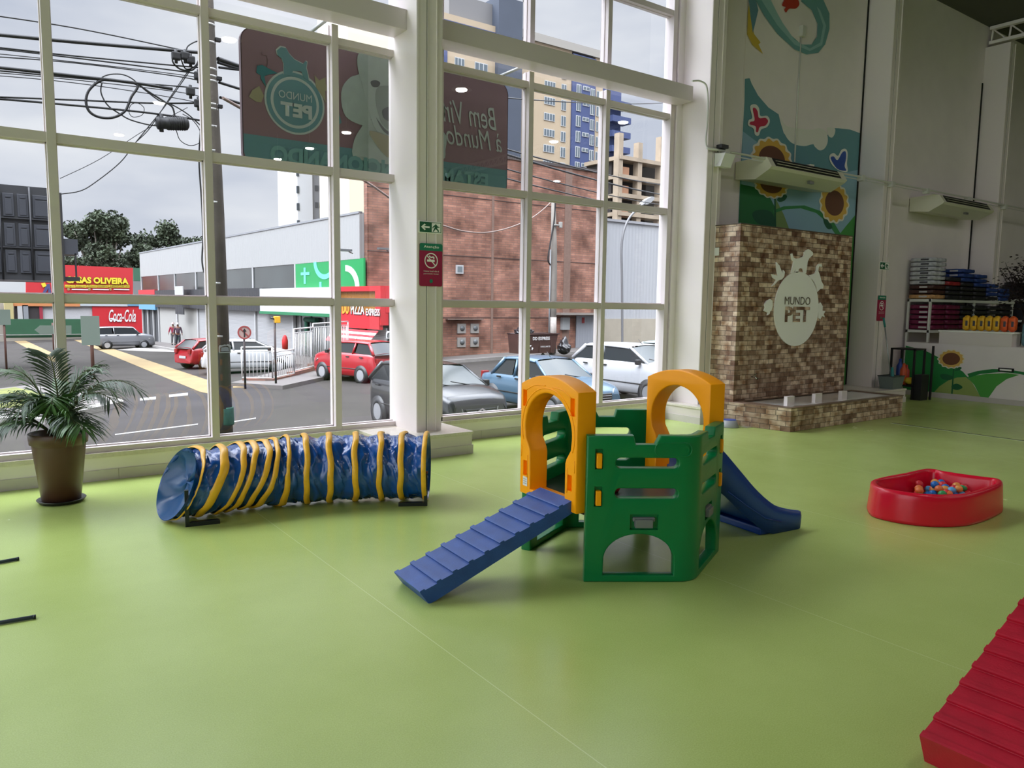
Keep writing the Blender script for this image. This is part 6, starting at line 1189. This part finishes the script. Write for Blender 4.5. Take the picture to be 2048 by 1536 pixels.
# logo on the banner
lc = O(590, 206); R1 = .325
for nm, r, m, d in (('outline_ring', R1*1.12, BW, .006), ('teal_ring', R1*1.05, TEAL, .008), ('white_ring', R1*.90, BW, .010), ('teal_disc', R1*.80, TEAL, .012)): MB().prism(ell(Vector((lc.x, SY-d, lc.z)), UX, UZ, r, r, 40), (0, .002, 0)).build(nm, m, hs)
text('MUNDO', Vector((lc.x+.2, SY-.016, lc.z+.03)), NX, UZ, .40, .085, BW, parent=hs, nrm=-UY); text('PET', Vector((lc.x+.2, SY-.016, lc.z-.17)), NX, UZ, .38, .16, BW, parent=hs, bold=.05, nrm=-UY)
def dec(nm, pts, m, d=.009): MB().prism([Vector((lc.x+x, SY-d, lc.z+z)) for x, z in pts], (0, .002, 0)).build(nm, m, hs)
dog2 = [(-.13, .30), (-.13, .42), (-.15, .47), (-.20, .50), (-.21, .55), (-.16, .60), (-.10, .60), (-.06, .54), (.0, .49), (.10, .46), (.13, .50), (.15, .49), (.14, .42), (.16, .34), (.17, .28), (.11, .30), (.08, .37), (-.02, .36), (-.05, .30)]
dec('dog_mark', [(x*1.06+.0, z*1.04-.01) for x, z in dog2], BW, .0085); dec('dog_mark', dog2, TEAL, .0105)
dec('cat_mark', [(-.20, .30), (-.30, .33), (-.38, .36), (-.44, .34), (-.45, .26), (-.40, .24), (-.40, .20), (-.34, .12), (-.36, .24), (-.30, .27)], mat('banner_dark_teal', (30, 96, 96), .5)); dec('cat_mark', [(-.28, .33), (-.27, .42), (-.31, .50), (-.39, .50), (-.38, .47), (-.33, .47), (-.31, .42), (-.33, .34)], MRN, .0105)
dec('bird_mark', [(.26, .22), (.24, .36), (.30, .31), (.38, .36), (.38, .28), (.44, .22), (.37, .20), (.38, .06), (.33, .14)], mat('banner_yellow', (128, 124, 92), .5)); dec('fish_mark', [(.44, -.02), (.50, .02), (.55, -.04), (.58, -.14), (.52, -.20), (.45, -.14)], TEAL); dec('turtle_mark', [(-.42, .12), (-.50, .06), (-.54, -.02), (-.46, -.06), (-.40, -.06), (-.37, .02)], mat('banner_yellow', (128, 124, 92), .5))
# white dog photo on the banner: fluffy head, muzzle, eyes, bandana
def dp(nm, pts, m, d, sm=True):
    P = [O(x, y) for x, y in pts]; P = smooth(P, 3) if sm else P; P = [Vector((p.x, SY-d, min(p.z, zt-.02))) for p in P]; MB().prism(P, (0, .002, 0)).build(nm, m, hs)
FUR = mat('banner_fur_white', (142, 154, 144), .6, var=.05, vs=9); FUR2 = mat('banner_fur_grey', (112, 122, 114), .6)
dp('dog_body', [(705, 312), (708, 280), (722, 255), (735, 240), (800, 250), (885, 262), (890, 300), (880, 322), (800, 330), (730, 322)], FUR, .010); dp('dog_ear', [(715, 150), (730, 140), (745, 170), (745, 220), (735, 250), (710, 246), (690, 232), (682, 205), (684, 175), (700, 155)], FUR, .012); dp('dog_ear', [(830, 170), (860, 175), (885, 200), (888, 235), (868, 258), (835, 250), (825, 220)], FUR, .012)
dp('dog_head', [(718, 105), (745, 92), (800, 100), (836, 125), (845, 170), (835, 215), (825, 250), (800, 275), (770, 278), (748, 255), (735, 215), (722, 165), (714, 130)], FUR, .014); dp('muzzle', [(752, 178), (775, 172), (805, 180), (815, 210), (805, 250), (785, 262), (765, 250), (752, 215)], FUR2, .016)
dp('yellow_bandana', [(738, 262), (790, 275), (840, 268), (850, 290), (810, 315), (780, 318), (755, 295)], mat('banner_yellow', (128, 124, 92), .5), .018); DK = mat('banner_dark', (50, 56, 56), .5)
for pts, nm in (([(740, 164), (750, 161), (759, 166), (755, 174), (744, 174)], 'eye'), ([(784, 168), (793, 166), (799, 172), (794, 179), (786, 178)], 'eye'), ([(764, 220), (780, 214), (793, 224), (792, 238), (780, 244), (766, 236)], 'nose'), ([(752, 238), (765, 262), (782, 272), (795, 262), (782, 266), (768, 258), (754, 240)], 'mouth')): dp(nm, pts, DK, .020)
for x in (3.475, 6.205): MB().tube([(x, SY+.04, zt-.02), (x, SY+.04, zt+.06), (x, 8.36, zt+.06)], .02).build('hanger_rod', GALV, hs)

# --- overhead wires and the tangle at the near pole (plane of the kerb line, 12 m out)
CB = ext('black_cable', (22, 22, 26), .6, k=1.); WY = 12.
def wire(lab, pts, r, grp, Y=WY, close=False, nm='overhead_cable', cat='cable'):
    P = [onY(x, y, Y) for x, y in pts]; P = [Vector((p.x, Y+.0, p.z)) for p in P]; P = smooth(P, 6, close) if len(P) > 2 else P
    MB().tube(P, r, 6, closed=close).build(nm, CB, None, lab, cat, grp)
GW_ = 'overhead cables running left from the near pole'
wl_ = [((-300, -10), (-60, 24), (150, 56), (350, 97), (410, 110), .009, 'topmost thin cable'), ((-300, 52), (-60, 65), (150, 84), (350, 101), (410, 106), .024, 'thick twisted upper cable'), ((-300, 80), (-60, 90), (150, 112), (350, 131), (410, 136), .011, 'upper cable of the paired run'), ((-300, 84), (-60, 93), (150, 116), (350, 141), (410, 150), .010, 'lower cable of the paired run'),
  ((-300, 92), (-60, 103), (150, 124), (350, 148), (410, 158), .006, 'thin cable of the middle run'), ((-300, 96), (-60, 110), (150, 126), (350, 152), (410, 164), .008, 'second thin cable of the middle run'), ((-300, 118), (-60, 130), (150, 152), (270, 166), (345, 178), .022, 'thick lower messenger cable'), ((-300, 128), (-60, 137), (150, 156), (350, 172), (410, 178), .010, 'cable just under the thick messenger'),
  ((-300, 136), (-60, 142), (150, 160), (350, 183), (410, 196), .006, 'thin drooping cable'), ((-300, 142), (-60, 148), (150, 166), (350, 196), (410, 210), .006, 'lowest thin drooping cable'), ((-300, 186), (-60, 192), (150, 200), (300, 206), (410, 206), .013, 'nearly level lower cable'), ((-300, 186), (-60, 194), (150, 211), (300, 226), (410, 242), .015, 'lowest dark cable sloping to the pole')]
for w in wl_: wire(w[6]+' running left from the concrete pole', w[:5], w[5], None)
wire('big coil loop of black cable left of the concrete pole', [(172, 200), (180, 178), (205, 160), (240, 162), (275, 170), (262, 195), (250, 222), (226, 235), (198, 234), (178, 222)], .019, None, close=True, nm='cable_coil'); wire('second inner loop of cable hanging beside the big coil', [(204, 165), (202, 185), (215, 210), (240, 228), (262, 240), (300, 250), (330, 252)], .010, None, nm='cable_coil')
wire('wide thin cable arc rising over the coil', [(176, 182), (205, 154), (236, 148), (262, 156), (290, 180), (320, 202), (345, 210), (375, 228), (400, 250)], .009, None, nm='cable_coil'); wire('thin round cable loop between coil and closure', [(262, 210), (275, 206), (288, 216), (284, 230), (266, 234), (258, 224)], .005, None, close=True, nm='cable_coil')
wire('looped cable crossing diagonally to the splice closure', [(275, 168), (300, 185), (330, 204), (345, 215), (350, 236)], .013, None, nm='cable_coil'); wire('cable loop drooping below the splice closure', [(352, 258), (360, 280), (380, 291), (400, 284), (400, 262), (385, 240), (365, 228)], .006, None, nm='cable_coil')
wire('zigzag cable rising past the coil to the pole top', [(272, 284), (295, 262), (312, 238), (330, 210), (350, 180), (372, 148), (385, 134)], .007, None, nm='hanging_cable'); wire('sagging twisted service cable running down to the black building', [(385, 134), (330, 212), (272, 284), (240, 325), (190, 365), (160, 382), (122, 388)], .008, None, nm='hanging_cable')
wire('straight thin service wire running down left', [(375, 215), (290, 260), (200, 318), (120, 357)], .005, None, nm='hanging_cable')
wire('long cable running down the left side of the concrete pole', [(402, 250), (398, 320), (403, 400), (406, 470), (404, 520), (408, 545)], .012, None, nm='hanging_cable')
wire('curling ring of cable at the upper insulators', [(352, 108), (345, 122), (360, 138), (385, 140), (399, 120), (402, 95), (396, 88)], .012, None, nm='cable_coil'); wire('second curl of cable at the upper insulators', [(372, 108), (376, 92), (398, 82), (404, 96), (392, 130), (372, 138), (362, 118)], .010, None, nm='cable_coil')
sc_ = thing('splice_closure', 'black ribbed cable splice closure hanging in the wires left of the pole', 'cable closure', onY(345, 247, WY)); p0 = onY(312, 246, WY); p1 = onY(377, 248, WY); dd_ = (p1-p0)
MB().tube([p0+dd_*t_ for t_ in (0, .03, .1, .12, .3, .32, .94, 1)], [.05, .085, .095, .082, .082, .092, .090, .055], 14).build('cylinder', CB, sc_)
for k in range(8): q = p0+dd_*(.36+k*.07); MB().tube([q, q+dd_*.025], .097, 14).build('rib', CB, sc_)
q = p0+dd_*.16; MB().tube([q-UZ*.12, q+UZ*.12], .03, 8).build('strap', CB, sc_)
for lab, (x, y) in (('dark insulator clamp left of the pole, uppermost', (352, 112)), ('dark insulator clamp beside the uppermost one', (370, 112)), ('dark insulator clamp below the upper pair', (381, 120)), ('dark connector block at the pole edge below the coil ring', (397, 152)), ('dark cable clamp at the messenger end by the pole', (381, 183)), ('dark junction clamp below the messenger end', (397, 207))):
    c = onY(x, y, WY-.05); MB().cbox((c.x-.06, c.y-.04, c.z-.055), (c.x+.06, c.y+.04, c.z+.055), .02).tube([c-UZ*.1, c+UZ*.09], .022, 6).build('cable_clamp', CB, None, lab, 'clamp')
# cables leaving the pole to the right
def wire2(lab, a, b_, Yb, r, sag=.3):
    A = onY(*a, WY); B = onY(*b_, Yb); P = [A.lerp(B, i/14)-UZ*sag*4*(i/14)*(1-i/14) for i in range(15)]; MB().tube(P, r, 5).build('overhead_cable', CB, None, lab, 'cable')
for k, (a, b_, r, lab) in enumerate((((436, 118), (1340, 392), .022, 'thickest cable crossing in front of the brick building'), ((436, 125), (1340, 372), .016, 'second cable crossing in front of the brick building'), ((438, 165), (1340, 412), .014, 'third cable crossing in front of the brick building'), ((440, 195), (1340, 425), .014, 'lowest thin cable crossing in front of the brick building'), ((438, 135), (1340, 205), .012, 'high thin cable crossing the blue balconies'))): wire2(lab, a, b_, 30, r*1.6, .25)
pd_ = Vector((25.1-3.25, 31-12, 0)); pn_ = Vector((pd_.y, -pd_.x, 0)).normalized(); P = []
for x, y in ((446, 196), (600, 284), (733, 364), (760, 382), (800, 410), (845, 437), (889, 452), (930, 463), (975, 465), (1020, 455), (1060, 438), (1085, 420), (1102, 404)):
    d = ray(x, y); P.append(EYE + d*((Vector((3.25, 11.9, 0))-EYE).dot(pn_)/d.dot(pn_)))
MB().tube(smooth(P, 5, False), .024, 6).build('hanging_cable', ext('pale_cable', (170, 146, 134)), None, 'twisted service cable sagging from the near pole across the brick wall to the far pole', 'cable')

# --- two pedestrians by the shutters
def person(lab, x, y, rz, shirt, trous, hat, hatc, bag_):
    b0 = gp(x, y, .14); M_ = Matrix.Translation(b0) @ Matrix.Rotation(rz, 4, 'Z'); t_ = thing('person', lab, 'person', b0)
    SKN = ext('skin_%d' % shirt[0], (150, 104, 82), .6, k=1.2)
    def limb(pts, r, nm, m, par=None): return MB().tube([M_ @ Vector(p) for p in smooth(pts, 4, False)], [r[min(int(i*len(r)/(4*(len(pts)-1)+1)), len(r)-1)] for i in range(4*(len(pts)-1)+1)], 10).build(nm, m, par or t_)
    def nodes(V, E_, Rr, nm, m, par):
        me = bpy.data.meshes.new(nm); me.from_pydata([tuple(M_ @ Vector(v)) for v in V], E_, []); o = link(me, nm, m, par); sk_ = o.modifiers.new('skin', 'SKIN')
        for i, r in enumerate(Rr): me.skin_vertices[0].data[i].radius = (r, r)
        me.skin_vertices[0].data[0].use_root = True; o.modifiers.new('s', 'SUBSURF').levels = 1; o.modifiers['s'].render_levels = 2; return o
    def skin(nm, V, E_, Rr, m):
        me = bpy.data.meshes.new(nm); me.from_pydata([tuple(M_ @ Vector(v)) for v in V], E_, []); o = bpy.data.objects.new(nm, me); COL.objects.link(o)
        md = o.modifiers.new('skin', 'SKIN')
        if not me.skin_vertices: pass
        for i, r in enumerate(Rr): me.skin_vertices[0].data[i].radius = (r, r)
        me.skin_vertices[0].data[0].use_root = True; o.modifiers.new('s', 'SUBSURF').levels = 2
        dg = bpy.context.evaluated_depsgraph_get(); dg.update(); m2 = bpy.data.meshes.new_from_object(o.evaluated_get(dg)); bpy.data.objects.remove(o); m2.materials.clear(); m2.polygons.foreach_set('use_smooth', [True]*len(m2.polygons)); return link(m2, nm, m, t_)
    V = [(0, 0, .92), (0, 0, 1.15), (0, 0, 1.38), (0, 0, 1.46), (0, 0, 1.56), (0, .0, 1.66), (0, .19, 1.40), (.03, .26, 1.14), (.10, .28, .92), (.13, .28, .84), (0, -.19, 1.40), (-.04, -.27, 1.15), (.02, -.33, .95), (.05, -.34, .86), (.0, .09, .86), (.10, .10, .48), (.06, .10, .08), (.17, .10, .03), (0, -.09, .86), (-.02, -.10, .48), (-.14, -.10, .09), (-.03, -.10, .03)]
    E_ = [(0, 1), (1, 2), (2, 3), (3, 4), (4, 5), (2, 6), (6, 7), (7, 8), (8, 9), (2, 10), (10, 11), (11, 12), (12, 13), (0, 14), (14, 15), (15, 16), (16, 17), (0, 18), (18, 19), (19, 20), (20, 21)]
    skin('body', V, E_, [.13, .12, .13, .055, .085, .075, .06, .045, .033, .03, .06, .045, .033, .03, .085, .055, .035, .035, .085, .055, .035, .035], SKN)
    skin('shirt', [(0, 0, .90), (0, 0, 1.15), (0, 0, 1.38), (0, .19, 1.40), (.03, .26, 1.14), (.09, .28, .96), (0, -.19, 1.40), (-.04, -.27, 1.15), (.015, -.325, .98)], [(0, 1), (1, 2), (2, 3), (3, 4), (4, 5), (2, 6), (6, 7), (7, 8)], [.165, .15, .155, .08, .065, .05, .08, .065, .05], shirt_m(shirt))
    skin('trousers', [(0, 0, .94), (.0, .09, .84), (.10, .10, .48), (.06, .10, .12), (0, -.09, .84), (-.02, -.10, .48), (-.13, -.10, .13)], [(0, 1), (1, 2), (2, 3), (0, 4), (4, 5), (5, 6)], [.155, .11, .085, .065, .11, .085, .065], ext('trousers_%d' % trous[0], trous))
    MB().lathe([(0, 1.80), (.08, 1.785), (.105, 1.72), (.108, 1.68), (.16 if hat else .108, 1.67), (.16 if hat else .10, 1.66), (0, 1.66)], (0, 0, 0), 16, M_).build('hat' if hat else 'hair', ext('hat_%d' % hatc[0], hatc), t_)
    for y in (.1, -.1): x0 = .10 if y > 0 else -.09; MB().cbox((x0-.08, y-.05, 0), (x0+.17, y+.05, .08), .03, M_).build('shoe', BLK, t_)
    MB().tube([M_ @ Vector((.09, .03, 1.60)), M_ @ Vector((.11, .03, 1.60))], .012, 6).tube([M_ @ Vector((.09, -.03, 1.60)), M_ @ Vector((.11, -.03, 1.60))], .012, 6).build('eyes', BLK, t_)
    MB().tube([M_ @ Vector((.085, 0, 1.60)), M_ @ Vector((.115, 0, 1.565))], [.008, .016], 6).build('nose', SKN, t_)
    for s_, (hx_, hy_, hz_) in ((1, (.13, .28, .83)), (-1, (.05, -.34, .85))):
        for k in range(4): MB().tube([M_ @ Vector((hx_-.02+k*.013, hy_, hz_)), M_ @ Vector((hx_-.02+k*.014, hy_+s_*.004, hz_-.045)), M_ @ Vector((hx_-.015+k*.014, hy_-s_*.008, hz_-.085+.008*abs(k-1))) ], [.009, .008, .006], 5).build('finger', SKN, t_)
        MB().tube([M_ @ Vector((hx_+.02, hy_, hz_+.01)), M_ @ Vector((hx_+.045, hy_-s_*.012, hz_-.03))], [.01, .007], 5).build('thumb', SKN, t_)
    if bag_: MB().cbox((.0, .25, .38), (.28, .34, .72), .04, M_).build('green_carrier_bag', ext('bag_green', (90, 160, 120)), None, 'green carrier bag hanging from the hand of the person in the red top', 'bag')
def shirt_m(c): return ext('shirt_%d' % c[0], c)
person('person in a dark checked shirt, white cap and dark trousers walking past the shutters', 13.3, 62.2, math.radians(-95), (96, 66, 84), (44, 48, 62), True, (224, 220, 216), False)
person('person in a red top and pale cap walking behind the one in the checked shirt', 13.4, 64.3, math.radians(-95), (186, 40, 76), (150, 150, 150), True, (226, 200, 196), True)
for s_ in (MB,): pass
